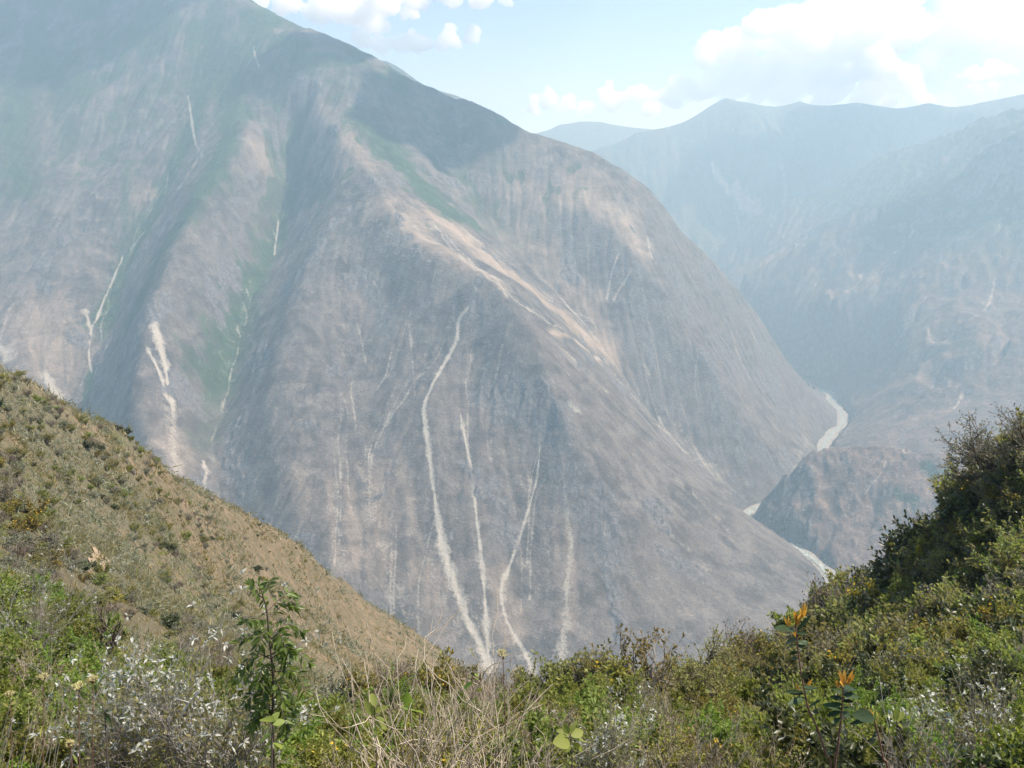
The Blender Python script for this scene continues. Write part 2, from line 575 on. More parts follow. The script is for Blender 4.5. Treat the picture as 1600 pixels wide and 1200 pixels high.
# ---- mountain across the river on the right, with the rocky knoll at its foot
right_ctrl = np.vstack([pts(
    # far crest and nearer crest
    [(1090, 395, 9300), (1120, 385, 9200), (1160, 360, 9000), (1240, 325, 8700), (1320, 290, 8400), (1420, 240, 8100), (1500, 205, 7900), (1540, 190, 7800), (1600, 182, 7700), (1720, 172, 7600), (2000, 160, 7400)],
    [(1330, 345, 7100), (1400, 325, 6950), (1470, 300, 6800), (1540, 262, 6650), (1600, 228, 6500), (1720, 170, 6300), (1950, 120, 6000)],
    [(1230, 385, 8000), (1320, 350, 7600), (1430, 300, 7350), (1520, 250, 7150), (1640, 205, 7000)],
    [(1330, 345, 7100), (1250, 390, 7250), (1180, 440, 7300), (1150, 450, 7450)],
    # slope down to the river
    [(1600, 300, 6150), (1600, 380, 5700), (1600, 450, 5300), (1600, 540, 4800), (1600, 640, 4300), (1600, 720, 3900)],
    [(1470, 330, 6650), (1450, 400, 6100), (1430, 470, 5650), (1400, 560, 5250), (1370, 610, 5150), (1330, 640, 5080)],
    [(1330, 360, 7000), (1290, 440, 6550), (1270, 500, 6200), (1265, 560, 6020)],
    [(1530, 500, 5000), (1480, 600, 4700), (1440, 660, 4450), (1390, 690, 4280)],
    [(1180, 450, 7250), (1200, 500, 6800), (1225, 545, 6450)],
    # knoll
    [(1196, 792, 3390), (1215, 766, 3370), (1240, 742, 3340), (1265, 716, 3360), (1290, 701, 3380), (1340, 697, 3390), (1400, 712, 3340), (1440, 726, 3260), (1490, 745, 3150), (1560, 765, 3050), (1660, 760, 2950), (1800, 740, 2900)],
    [(1345, 715, 3330), (1350, 790, 3140), (1345, 850, 2980)],
    [(1440, 760, 3160), (1420, 840, 2960), (1400, 890, 2840)],
    [(1240, 775, 3290), (1240, 810, 3190), (1250, 850, 3090)],
    [(1560, 800, 2950), (1500, 900, 2700)],
),
    xyz([(1780, 3900, -1245), (2300, 3560, -1130), (2900, 3250, -800)], [(1650, 3700, -1220), (2100, 3420, -1080)], step=150),
    xyz([(5200, 4000, 900), (5600, 6000, 1100), (5200, 8200, 900)], [(3300, 10400, -500), (5000, 9800, 200), (2700, 9600, -800)], [(4200, 3000, 300), (4200, 2200, 100)], step=400),
    np.array([(x, y, RIVER_Z) for x, y in resample(RIVER[:, :2], 150) if x > 500 or y > 2300])])
G2 = Grid(700, 6300, 2350, 10200, 20.0)
c2 = Grid(700, 6360, 2350, 10260, 60.0)
c2.H = RBF(right_ctrl[:, :2], right_ctrl[:, 2], 1.1)(c2.X, c2.Y)
H = c2.at(G2.X, G2.Y)
rel = np.clip((H - RIVER_Z) / 500.0, 0, 1)
wx = G2.X + 150 * gnoise(G2.X / 600, G2.Y / 600, 31); wy = G2.Y + 150 * gnoise(G2.X / 600, G2.Y / 600, 32)
near = 1 - smooth(3500, 4600, G2.Y)
H = H + (0.15 + rel) * (105 * fbm(wx / 620, wy / 620, 5, 41) + (55 + 8 * near) * fbm(wx / 230, wy / 230, 4, 47, ridged=True))
H1 = H.copy()
H, flow2 = erode(H, G2.dx, 16000, 80, 4, 13)
H = 0.55 * H + 0.45 * H1 + (0.1 + rel) * 10 * fbm(wx / 80, wy / 80, 3, 57, ridged=True)
flow2 = np.log1p(blur(flow2, 1))
rd, _, rs = poly_dist(G2.X, G2.Y, RIVER, 5000)
other = (rs < 0) & (rd > 60)
H = np.where(rd < 240, np.minimum(H, RIVER_Z + 4 + np.maximum(rd - 34, 0) * 2.2), H)
H = np.where(rd < 45, RIVER_Z - 5, np.maximum(H, RIVER_Z - 5))
H = np.where(other, np.minimum(RIVER_Z - 5, RIVER_Z - 5 - (rd - 60) * 0.5), H)
G2.H = H

# ---- far mountain, farther range and the ridge that peeps over the main crest
far_crest = [(850, 262, 10700), (900, 248, 10700), (930, 236, 10700), (960, 223, 10700), (1000, 207, 10750), (1060, 198, 10800), (1085, 186, 10850), (1110, 168, 10900), (1132, 154, 11000),
             (1165, 160, 11050), (1205, 166, 11100), (1250, 158, 11100), (1290, 163, 11100), (1340, 158, 11100), (1400, 170, 11000), (1450, 162, 10950), (1500, 166, 10900), (1560, 152, 10850), (1600, 146, 10800), (1750, 145, 10700), (2000, 150, 10500)]
far_lines = pts(far_crest,
                [(1132, 158, 10950), (1120, 230, 10400), (1150, 300, 9950), (1165, 360, 9600)],
                [(1060, 215, 10700), (1050, 270, 10300), (1100, 320, 9900), (1140, 365, 9600)],
                [(1260, 165, 11050), (1270, 240, 10500), (1250, 310, 9950)],
                [(1400, 170, 10900), (1430, 230, 10400), (1420, 290, 9900)],
                [(950, 245, 10500), (970, 310, 10000), (1000, 380, 9600)], [(1200, 200, 10500), (1215, 290, 9900), (1200, 360, 9500)], [(1340, 190, 10500), (1340, 270, 9800)], step=260)
far_lines = np.vstack([far_lines, pts([(1000, 420, 8900), (1150, 430, 8900), (1250, 420, 9000), (1400, 400, 9200), (1600, 360, 9500)], step=260), xyz([(1000, 8600, -1300), (3000, 8600, -1300), (6000, 9000, -900)], step=400)])
fb = np.array([[p[0] + 200, p[1] + 1000, p[2] - 500] for p in pts(far_crest, step=260)])
G3 = Grid(300, 9500, 8500, 12400, 40.0)
G3.H = RBF(np.vstack([far_lines, fb])[:, :2], np.vstack([far_lines, fb])[:, 2], 1.2)(G3.X, G3.Y)
far_n = fbm(G3.X / 900, G3.Y / 900, 5, 61)
G3.H = G3.H + smooth(0, 700, 10950 - G3.Y) * (90 * far_n + 90 * fbm(G3.X / 350, G3.Y / 700, 3, 63, ridged=True)) + 30 * far_n
G3.H, flow3 = erode(G3.H, 40.0, 5000, 60, 3, 17)


def ridge_sheet(crest_px, drop, depth, seed, amp, step=90.0):
    """a ridge with a front and a back slope"""
    c = spline([P(*p) for p in crest_px], 10)
    c = resample(c, step)
    c[:, 2] += amp * fbm(c[:, 0] / 500, c[:, 1] / 500, 4, seed) * 0.5
    ts = np.concatenate([np.linspace(-1, 0, 26), np.linspace(0, 0.7, 10)[1:]])
    V = []
    for t in ts:
        q = c.copy()
        q[:, 1] += t * depth
        q[:, 2] -= abs(t) * drop
        q[:, 2] += np.minimum(abs(t) * 4, 1) * amp * (fbm(q[:, 0] / 420, q[:, 1] / 700, 4, seed + 5, ridged=True) - 0.3)
        V.append(q)
    V = np.array(V)
    return V.reshape(-1, 3), grid_faces(len(ts), len(c))


# ================================================================== MATERIALS OF THE MOUNTAINS
def mountain_material(name, dry, soil, green, pale, ochre, fine, detail_bump):
    t = NT(name)
    co = t.coord()
    a = t.attr('cover')           # r green, g pale scree, b ochre soil, a bare rock
    sep = t.n('ShaderNodeSeparateColor')
    t.l(a.outputs['Color'], sep.inputs[0])
    g, p, oc, rk = sep.outputs[0], sep.outputs[1], sep.outputs[2], a.outputs['Alpha']
    n_big = t.noise(0.0035, 5, 0.6, co)
    n_mid = t.noise(0.022, 7, 0.68, co)
    n_fine = t.noise(fine, 3, 0.7, co)
    n_spk = t.noise(fine * 1.7, 2, 0.6, co)
    patch = t.noise(0.009, 6, 0.65, co, 0.6)
    fl = t.attr('flow').outputs['Fac']
    # how much scrub hides the soil: patchy, thinner on washed lines
    dens = t.math('ADD', t.math('MULTIPLY', t.math('SUBTRACT', patch, 0.5), 1.5), t.math('MULTIPLY', t.math('SUBTRACT', n_mid, 0.5), 0.9))
    dens = t.math('ADD', dens, t.math('MULTIPLY', t.math('SUBTRACT', fl, 0.35), 0.12))
    scrub = t.ramp(t.math('ADD', t.math('ADD', 0.42, dens), t.math('MULTIPLY', t.math('SUBTRACT', n_fine, 0.5), 1.0)), [(0.22, 0.0), (0.78, 1.0)])
    base = t.mix(scrub, dry, soil)
    base = t.mix(t.ramp(n_big, [(0.4, 0.0), (0.62, 0.5)]), base, t.mix(0.5, base, (soil[0] * 1.04, soil[1] * 0.94, soil[2] * 0.88)))
    # ochre soil shows between scrub
    om = t.math('MULTIPLY', oc, t.math('ADD', 0.45, t.math('MULTIPLY', n_mid, 1.0)), clamp=True)
    base = t.mix(om, base, t.mix(scrub, tuple(c * 0.72 for c in ochre), ochre))
    # green: denser where the mask is strong, clumpy at the edges
    gm = t.ramp(t.math('ADD', t.math('MULTIPLY', g, 0.9), t.math('MULTIPLY', t.math('SUBTRACT', t.math('ADD', t.math('MULTIPLY', n_mid, 0.6), t.math('MULTIPLY', n_fine, 0.5)), 0.55), 1.9)), [(0.22, 0.0), (0.55, 1.0)])
    base = t.mix(gm, base, t.mix(scrub, tuple(c * 0.6 for c in green), green))
    # pale scree: sharp, ragged edge
    pm = t.ramp(t.math('ADD', p, t.math('MULTIPLY', t.math('SUBTRACT', t.math('ADD', t.math('MULTIPLY', n_fine, 0.5), t.math('MULTIPLY', n_mid, 0.5)), 0.5), 2.2)), [(0.28, 0.0), (0.9, 1.0)])
    base = t.mix(pm, base, t.mix(n_spk, tuple(c * 0.8 for c in pale), pale))
    # bare rock with dark cracks
    vor = t.n('ShaderNodeTexVoronoi', feature='DISTANCE_TO_EDGE')
    vor.inputs['Scale'].default_value = fine * 0.35
    t.l(t.scaled(co, (1, 1, 0.5)), vor.inputs['Vector'])
    crack = t.ramp(vor.outputs['Distance'], [(0.0, 0.55), (0.12, 1.0)])
    rock = t.mix(1.0, t.mix(n_fine, (0.07, 0.066, 0.066), (0.19, 0.178, 0.17)), crack, 'MULTIPLY')
    rm = t.ramp(t.math('ADD', rk, t.math('MULTIPLY', t.math('SUBTRACT', n_mid, 0.5), 1.1)), [(0.35, 0.0), (0.6, 1.0)])
    base = t.mix(rm, base, rock)
    # scattered pale stones
    spk = t.ramp(t.math('ADD', n_spk, t.math('MULTIPLY', t.math('SUBTRACT', n_mid, 0.5), 0.55)), [(0.62, 0.0), (0.70, 0.8)])
    base = t.mix(spk, base, t.mix(0.5, base, pale))
    hgt = t.math('ADD', t.math('MULTIPLY', n_fine, 0.6), t.math('MULTIPLY', n_mid, 1.2))
    b = t.bsdf(base, 0.95, 0.1, t.bump(hgt, 0.9, detail_bump))
    t.l(b.outputs[0], t.out.inputs['Surface'])
    return t.m


M_MAIN = mountain_material('dry_mountain', (0.050, 0.043, 0.038), (0.166, 0.146, 0.127), (0.04, 0.072, 0.028), (0.40, 0.37, 0.305), (0.35, 0.275, 0.205), 0.12, 7.0)
M_RIGHT = mountain_material('brown_mountain', (0.055, 0.043, 0.038), (0.165, 0.125, 0.102), (0.035, 0.06, 0.035), (0.46, 0.40, 0.33), (0.24, 0.175, 0.135), 0.06, 9.0)  # red brown soil and scrub of the right slope and knoll
M_FAR = mountain_material('far_mountain', (0.07, 0.085, 0.06), (0.13, 0.13, 0.1), (0.04, 0.06, 0.035), (0.40, 0.27, 0.2), (0.30, 0.2, 0.15), 0.02, 20.0)


# ---------------------------------------------------------------- main mountain mesh
NARROW = 0.72


def mask_lines(G, X, Y, lines, y0, y1, soft=1.0):
    """lines: (picture points, width start m, width end m, strength) -> mask in plan around each line on the ground"""
    m = np.zeros(np.shape(X))
    nz = 0.75 + 0.6 * (gnoise(X / 45, Y / 45, 71) + 0.4 * gnoise(X / 17, Y / 17, 72))
    wr = np.random.default_rng(5)
    for ln, w0, w1, k in lines:
        pl = cast_line(G, ln, y0, y1)
        d, par, _ = poly_dist(X, Y, pl, 260)
        w = (w0 + (w1 - w0) * par)
        w = w * nz * (0.7 + 0.9 * np.interp(par, np.linspace(0, 1, 14), wr.random(14)))
        m = np.maximum(m, k * np.clip(1.15 - d / np.maximum(w * NARROW, 1.5) * 0.8 / soft, 0, 1))
    return m


ys_dense = np.exp(np.linspace(math.log(1920), math.log(5650), 620))
ys = np.concatenate([ys_dense, np.linspace(5680, 7500, 40)])
cols = np.concatenate([np.linspace(-900, -30, 45)[:-1], np.linspace(-30, 1330, 860)])
X, Y = view_mesh_rows(cols, ys)
X = X + 0.0
Z = main_z(X, Y)
flow = G1.lin(X, Y, flow1)
ff = GF.lin(X, Y, flowf); ff = np.clip((ff - 1.2) / 3.6, 0, 1) * ((Y < 5640) & (X > -2990))
gy, gx = np.gradient(G1.H, G1.dx)
lap = blur(np.gradient(gx, G1.dx, axis=1) + np.gradient(gy, G1.dx, axis=0), 2)
curv = G1.lin(X, Y, lap)
slope = G1.lin(X, Y, np.sqrt(gx * gx + gy * gy))

SCARS = [  # picture points, widths in metres, strength
    ([(745, 452), (738, 478), (718, 500), (714, 530), (690, 575), (672, 610), (662, 640), (668, 690), (675, 740), (683, 800), (694, 860), (710, 910), (730, 965), (750, 1006), (766, 1045)], 9, 20, 1.0),
    ([(720, 648), (728, 690), (738, 740), (744, 800), (752, 870), (758, 940), (763, 1018), (766, 1050)], 6, 13, 0.95),
    ([(845, 678), (840, 740), (828, 790), (812, 840), (796, 885), (784, 920), (790, 965), (820, 1020), (832, 1050)], 5, 13, 0.9),
    ([(880, 742), (886, 800), (893, 850), (888, 900), (884, 960), (880, 1000), (878, 1050)], 12, 24, 0.62),
    ([(238, 488), (246, 525), (257, 565), (266, 605), (270, 640)], 26, 16, 1.0),
    ([(270, 640), (272, 690), (276, 735)], 16, 30, 0.55),
    ([(230, 545), (250, 585), (262, 625)], 10, 12, 0.9),
    ([(72, 588), (82, 606), (97, 634)], 34, 20, 1.0),
    ([(0, 540), (12, 560)], 30, 30, 0.8),
    ([(134, 486), (141, 512)], 22, 12, 0.8),
    ([(192, 400), (176, 440), (158, 480), (142, 520), (139, 555), (144, 582)], 4, 6, 0.9),
    ([(157, 565), (149, 582)], 9, 9, 0.8),
    ([(294, 150), (300, 190), (305, 220), (313, 240)], 8, 8, 1.0),
    ([(313, 240), (302, 262), (280, 292), (232, 352), (205, 390)], 5, 5, 0.5),
    ([(435, 346), (432, 372), (429, 398)], 7, 7, 0.9),
    ([(396, 74), (400, 92), (405, 105)], 8, 8, 0.8), ([(263, 270), (258, 302)], 8, 8, 0.6),
    ([(556, 496), (564, 530), (572, 570)], 6, 5, 0.6), ([(640, 508), (646, 580), (648, 620)], 5, 5, 0.6),
    ([(584, 438), (592, 455), (594, 480)], 6, 4, 0.8), ([(681, 424), (674, 452)], 5, 4, 0.7),
    ([(785, 540), (775, 590), (755, 640)], 8, 10, 0.55), ([(762, 570), (740, 630)], 14, 14, 0.5),
    ([(967, 398), (955, 430), (948, 470)], 6, 8, 0.8), ([(985, 425), (970, 450), (958, 470)], 10, 6, 0.7), ([(1012, 370), (1018, 400), (1028, 416)], 9, 9, 0.7),
    ([(1143, 522), (1152, 550), (1172, 592)], 8, 8, 0.8), ([(1090, 556), (1086, 600), (1093, 645)], 7, 7, 0.6), ([(1178, 525), (1192, 540)], 26, 22, 0.75),
    ([(893, 634), (904, 642)], 16, 16, 0.8), ([(1008, 574), (1014, 584)], 10, 10, 0.8),
    ([(680, 352), (760, 432), (840, 492), (900, 532), (940, 562)], 6, 8, 0.75),
    ([(725, 360), (830, 440), (905, 490), (945, 525)], 5, 6, 0.55), ([(700, 380), (790, 462)], 10, 14, 0.6),
    ([(800, 372), (850, 420), (900, 470)], 4, 4, 0.45), ([(590, 392), (640, 402), (700, 424)], 6, 6, 0.5),
    ([(1040, 640), (1100, 720), (1150, 780)], 20, 20, 0.36), ([(1000, 690), (1080, 770), (1140, 830)], 16, 22, 0.36),
    ([(630, 340), (720, 402), (800, 462), (885, 522)], 26, 16, 0.42), ([(560, 320), (620, 385), (690, 420)], 40, 20, 0.34), ([(930, 300), (985, 350), (1000, 392)], 60, 40, 0.3), ([(700, 340), (800, 420), (890, 490)], 14, 10, 0.45), ([(640, 350), (700, 372), (780, 440)], 12, 12, 0.4),
    ([(676, 740), (694, 860), (712, 915), (735, 970), (766, 1045)], 18, 46, 0.36), ([(748, 830), (758, 940), (764, 1040)], 14, 34, 0.36), ([(812, 840), (786, 920), (800, 985), (830, 1045)], 14, 34, 0.34), ([(240, 500), (262, 600), (274, 740)], 60, 44, 0.36),
    ([(560, 720), (600, 860), (640, 960)], 26, 40, 0.3), ([(520, 760), (540, 900)], 22, 30, 0.3), ([(640, 760), (680, 900), (720, 990)], 16, 30, 0.3),
    ([(318, 722), (322, 740), (318, 760)], 10, 12, 0.8),
    ([(1040, 830), (1075, 860)], 12, 16, 0.45), ([(1085, 880), (1110, 890)], 14, 12, 0.5),
    ([(1235, 640), (1262, 690), (1240, 745)], 26, 20, 0.4),
]
NARROW = 1.0
pale = mask_lines(G1, X, Y, SCARS, 1950, 7000)
# wash lines traced down the slope from many starting points
trng = np.random.default_rng(77)
wash = np.zeros(X.shape)
wz = 0.7 + 0.7 * gnoise(X / 30, Y / 30, 171)
for k in range(95):
    u = trng.random()
    if u < 0.45:
        q = (trng.uniform(480, 920), trng.uniform(430, 820))
    elif u < 0.75:
        q = (trng.uniform(680, 1180), trng.uniform(330, 720))
    else:
        q = (trng.uniform(20, 560), trng.uniform(240, 700))
    c0 = cast(G1, q[0], q[1], 1950, 6500)
    pl = trace(G1, c0[0], c0[1], int(trng.uniform(12, 46)))
    if len(pl) < 5:
        continue
    d, par, _ = poly_dist(X, Y, pl, 60)
    w = trng.uniform(3, 8) * (0.5 + par) * wz
    wash = np.maximum(wash, trng.uniform(0.3, 0.62) * np.clip(1.2 - d / np.maximum(w, 1.5) * 0.8, 0, 1) * np.minimum(1, par * 5))
pale = np.maximum(pale, wash)
major = mask_lines(G1, X, Y, [SCARS[k] for k in (0, 1, 2, 4, 7)], 1950, 7000)
GREENS = [
    ([(330, 60), (320, 130), (290, 225), (235, 340), (200, 410), (165, 500)], 120, 60, 0.75),
    ([(350, 100), (365, 180), (340, 250), (300, 320), (250, 400), (215, 480)], 110, 70, 0.8),
    ([(200, 260), (195, 330), (200, 390)], 40, 40, 0.5),
    ([(480, 230), (455, 310), (430, 380), (410, 420), (375, 500), (340, 600)], 60, 90, 0.75), ([(340, 600), (320, 700)], 90, 80, 0.4),
    ([(395, 370), (415, 400)], 30, 30, 0.6),
    ([(600, 230), (650, 280), (700, 330), (740, 350)], 90, 70, 0.9), ([(560, 190), (620, 230)], 120, 120, 0.7),
    ([(30, 120), (20, 230), (40, 300)], 160, 120, 0.6), ([(100, 160), (110, 220)], 160, 120, 0.5),
    ([(143, 578), (140, 600), (135, 625)], 22, 18, 0.9),
    ([(740, 200), (780, 250)], 60, 60, 0.4),
]
OCH = [
    ([(640, 340), (690, 400), (760, 450)], 60, 40, 0.55), ([(690, 345), (800, 430), (900, 510), (950, 550)], 80, 50, 1.0), ([(600, 320), (700, 390), (780, 450)], 50, 30, 0.8), ([(780, 340), (850, 400), (920, 480)], 60, 60, 0.5),
    ([(900, 300), (980, 350), (1000, 390)], 110, 70, 0.75), ([(800, 270), (850, 320)], 90, 90, 0.5), ([(860, 520), (940, 562)], 14, 12, 1.0),
    ([(400, 235), (420, 250)], 80, 80, 0.7), ([(500, 170), (540, 220), (560, 260)], 60, 60, 0.7), ([(300, 45), (340, 60)], 60, 60, 0.6),
    ([(220, 300), (240, 320)], 60, 60, 0.5), ([(60, 500), (80, 560)], 130, 120, 0.6), ([(100, 90), (120, 95)], 80, 80, 0.5),
    ([(545, 760), (555, 880)], 20, 30, 0.45), ([(515, 750), (525, 890)], 12, 20, 0.4), ([(590, 740), (600, 890)], 30, 40, 0.36), ([(620, 700), (640, 790), (668, 890)], 12, 24, 0.4), ([(650, 860), (690, 980)], 40, 60, 0.36),
    ([(460, 740), (480, 800)], 40, 40, 0.4), ([(780, 900), (800, 990)], 30, 50, 0.5), ([(890, 800), (890, 980)], 30, 30, 0.4), ([(270, 690), (285, 750)], 50, 50, 0.5),
]
NARROW = 1.0
green = mask_lines(G1, X, Y, GREENS, 1950, 7400, 1.3)
high = smooth(150, 900, Z + 250 * fbm(X / 600, Y / 600, 3, 55))
green = np.clip(np.maximum(green, high * (0.5 + 1.3 * gnoise(X / 230, Y / 230, 77) + 0.7 * gnoise(X / 80, Y / 80, 78))), 0, 1)
green = np.maximum(green, 0.5 * smooth(-500, 100, Z) * smooth(0.002, 0.008, curv))
ochre = mask_lines(G1, X, Y, OCH, 1950, 7400, 1.3)
for k in range(9):                                  # old terraces cut across the lower left slope
    tx = 5 + 10 * (k % 3); ty = 462 + 11 * k
    pale = np.maximum(pale, mask_lines(G1, X, Y, [([(tx, ty + 4), (60 + 5 * k, ty - 2), (118 - 2 * k, ty - 4)], 2.2, 2.2, 0.62)], 1950, 6000))
pale = np.clip(pale + 0.24 * smooth(3.2, 6.0, flow) * smooth(0.55, 0.9, slope), 0, 1)
rock = 0.42 * smooth(0.85, 1.5, slope) + 0.75 * smooth(0.2, 0.42, gnoise(X / 190, Y / 190, 83) + 0.35 * gnoise(X / 60, Y / 60, 84)) * smooth(0.5, 0.8, slope)
NARROW = 1.0
rock = np.maximum(rock, mask_lines(G1, X, Y, [([(830, 620), (860, 680)], 60, 60, 0.6), ([(770, 760), (790, 830)], 70, 70, 0.6), ([(1110, 560), (1120, 640)], 60, 60, 0.6), ([(930, 760), (960, 860)], 80, 80, 0.6), ([(800, 600), (745, 620)], 60, 60, 0.7), ([(580, 450), (610, 520)], 60, 50, 0.55), ([(350, 310), (400, 330)], 50, 50, 0.6), ([(1040, 870), (1100, 900)], 70, 60, 0.6), ([(1180, 700), (1230, 740)], 60, 50, 0.6), ([(1000, 480), (1020, 560)], 50, 60, 0.6), ([(370, 730), (390, 780)], 60, 50, 0.6), ([(950, 890), (975, 1000)], 26, 26, 0.9), ([(740, 460), (760, 500)], 40, 50, 0.6), ([(865, 650), (900, 760), (935, 870)], 95, 90, 0.56)], 1950, 6000, 1.3)) * (1 - green)
crag = smooth(0.35, 0.75, rock)
Z = Z + crag * (17 * (fbm(X / 55, Y / 55, 5, 181, ridged=True) - 0.2)) + 2.2 * fbm(X / 24, Y / 24, 3, 187) - 2.5 * np.clip(pale - 0.3, 0, 1)
flow_a = np.clip(ff, 0, 1).ravel()
cover = np.stack([green, pale, ochre, np.clip(rock, 0, 1)], -1).reshape(-1, 4)
V = np.stack([X, Y, Z], -1).reshape(-1, 3)
F = grid_faces(*X.shape)
fm = major.ravel()[F].mean(1) > 0.55
# faces sunk under the river on the other bank are not needed
keep = ~((Z.ravel()[F].max(1) < RIVER_Z - 4.5))
main = link('mountain', new_mesh('mountain', V, F[keep & ~fm], [M_MAIN], attrs={'cover': cover, 'flow': flow_a}), kind='structure',
            label='huge dry mountain across the gorge with scree chutes, its left summit under cloud shadow')


def submesh(name, V, F, attrs, mats):
    used, inv = np.unique(F, return_inverse=True)
    return new_mesh(name, V[used], inv.reshape(F.shape), mats, attrs={k: v[used] for k, v in attrs.items()})


# the big scree chutes are parts of the mountain
names = [(0, 'scree_chute', 'long pale scree chute that bends halfway down the grey face'), (1, 'scree_chute', 'narrow beige chute just right of the long bent one'),
         (2, 'scree_chute', 'pale chute curving below the dark crags'), (4, 'landslide_scar', 'pale wedge shaped landslide scar high on the left flank'), (7, 'landslide_scar', 'small cream landslide scar above the grassy hillside')]
cent = V[F].mean(1)
own = np.full(len(F), -1); bd = np.full(len(F), 1e9)
sel = np.nonzero(fm & keep)[0]
for j, (k, nm, lb) in enumerate(names):
    d, _, _ = poly_dist(cent[sel, 0], cent[sel, 1], cast_line(G1, SCARS[k][0], 1950, 7000), 400)
    m = d < bd[sel]
    bd[sel[m]] = d[m]; own[sel[m]] = j
for j, (k, nm, lb) in enumerate(names):
    fsel = F[own == j]
    if len(fsel):
        link(nm, submesh(nm, V, fsel, {'cover': cover, 'flow': flow_a}, [M_MAIN]), main, label=lb)

# ---------------------------------------------------------------- right mountain mesh
ys = np.concatenate([np.exp(np.linspace(math.log(2560), math.log(4600), 230))[:-1], np.exp(np.linspace(math.log(4600), math.log(9900), 260))])
cols = np.concatenate([np.linspace(1080, 1640, 420), np.linspace(1640, 2300, 40)[1:]])
NARROW = 0.8
X, Y = view_mesh_rows(cols, ys)
Z = G2.at(X, Y)
flow = G2.lin(X, Y, flow2)
gy, gx = np.gradient(G2.H, G2.dx)
slope = G2.lin(X, Y, np.sqrt(gx * gx + gy * gy))
pale = mask_lines(G2, X, Y, [
    ([(1415, 495), (1410, 525), (1385, 555)], 26, 40, 0.8), ([(1385, 555), (1365, 572)], 12, 8, 0.6), ([(1412, 380), (1396, 396)], 20, 14, 0.8), ([(1447, 465), (1440, 480)], 12, 12, 0.6),
    ([(1310, 350), (1300, 372), (1280, 395)], 9, 9, 0.55), ([(1370, 335), (1355, 365)], 10, 10, 0.5), ([(1250, 365), (1242, 390)], 10, 10, 0.6), ([(1275, 525), (1262, 555)], 8, 14, 0.6), ([(1290, 555), (1280, 580)], 12, 8, 0.5),
    ([(1385, 722), (1375, 745), (1350, 775)], 6, 9, 0.7), ([(1505, 615), (1490, 640)], 14, 18, 0.7), ([(1405, 700), (1412, 712)], 22, 18, 0.55), ([(1330, 785), (1322, 800)], 6, 6, 0.5), ([(1340, 838), (1338, 856)], 4, 6, 0.6)], 2500, 9800)
for k in range(40):
    q = (trng.uniform(1180, 1600), trng.uniform(300, 640))
    c0 = cast(G2, q[0], q[1], 2600, 9700); pl = trace(G2, c0[0], c0[1], int(trng.uniform(10, 36)))
    if len(pl) > 4:
        d, par, _ = poly_dist(X, Y, pl, 80)
        pale = np.maximum(pale, trng.uniform(0.35, 0.7) * np.clip(1.2 - d / (trng.uniform(5, 11) * (0.5 + par)) * 0.8, 0, 1) * np.minimum(1, par * 5))
ochre = mask_lines(G2, X, Y, [([(1330, 505), (1360, 520)], 90, 90, 0.6), ([(1320, 640), (1380, 610), (1450, 590)], 50, 60, 0.6), ([(1240, 795), (1290, 790), (1320, 785)], 16, 16, 0.8), ([(1480, 560), (1560, 530)], 60, 80, 0.5), ([(1430, 745), (1450, 750)], 24, 24, 0.6)], 2500, 9800, 1.3)
green = mask_lines(G2, X, Y, [([(1270, 535), (1310, 545)], 90, 60, 0.7), ([(1350, 545), (1330, 560)], 60, 60, 0.6), ([(1450, 735), (1465, 745)], 26, 24, 0.9), ([(1400, 775), (1430, 785)], 26, 26, 0.8), ([(1500, 540), (1530, 560)], 80, 80, 0.5), ([(1260, 570), (1290, 600)], 60, 60, 0.6)], 2500, 9800, 1.3)
green = np.maximum(green, 0.7 * smooth(-700, 0, Z + 300 * fbm(X / 500, Y / 500, 3, 12)))
rock = np.clip(0.6 * smooth(0.75, 1.3, slope) + 0.3 * (Y < 3500) * smooth(-0.1, 0.3, gnoise(X / 120, Y / 120, 5)), 0, 1)
knoll = (Y < 3560) * smooth(RIVER_Z + 5, RIVER_Z + 60, Z)
Z = Z + 3.5 * fbm(X / 30, Y / 30, 3, 85, ridged=True) + (0.25 * smooth(0.3, 0.7, rock) + 1.0 * knoll) * 20 * (fbm(X / 75, Y / 75, 4, 183, ridged=True) - 0.2)
ochre = np.maximum(ochre, 0.22 * knoll)
flow_a = np.clip((flow - 1.0) / 4.0, 0, 1).ravel()
V = np.stack([X, Y, Z], -1).reshape(-1, 3); F = grid_faces(*X.shape)
cover = np.stack([green, np.clip(pale, 0, 1), ochre, rock], -1).reshape(-1, 4)
keep = ~((Z.ravel()[F].max(1) < RIVER_Z - 4.5))
kn = keep & (V[F].mean(1)[:, 1] < 3560 + 0.0 * V[F].mean(1)[:, 0])
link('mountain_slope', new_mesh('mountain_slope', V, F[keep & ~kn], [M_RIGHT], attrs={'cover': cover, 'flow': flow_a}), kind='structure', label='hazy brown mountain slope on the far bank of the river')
link('rocky_hill', submesh('rocky_hill', V, F[kn], {'cover': cover, 'flow': flow_a}, [M_RIGHT]), kind='structure', label='low brown cliff sided hill in the bend of the river')

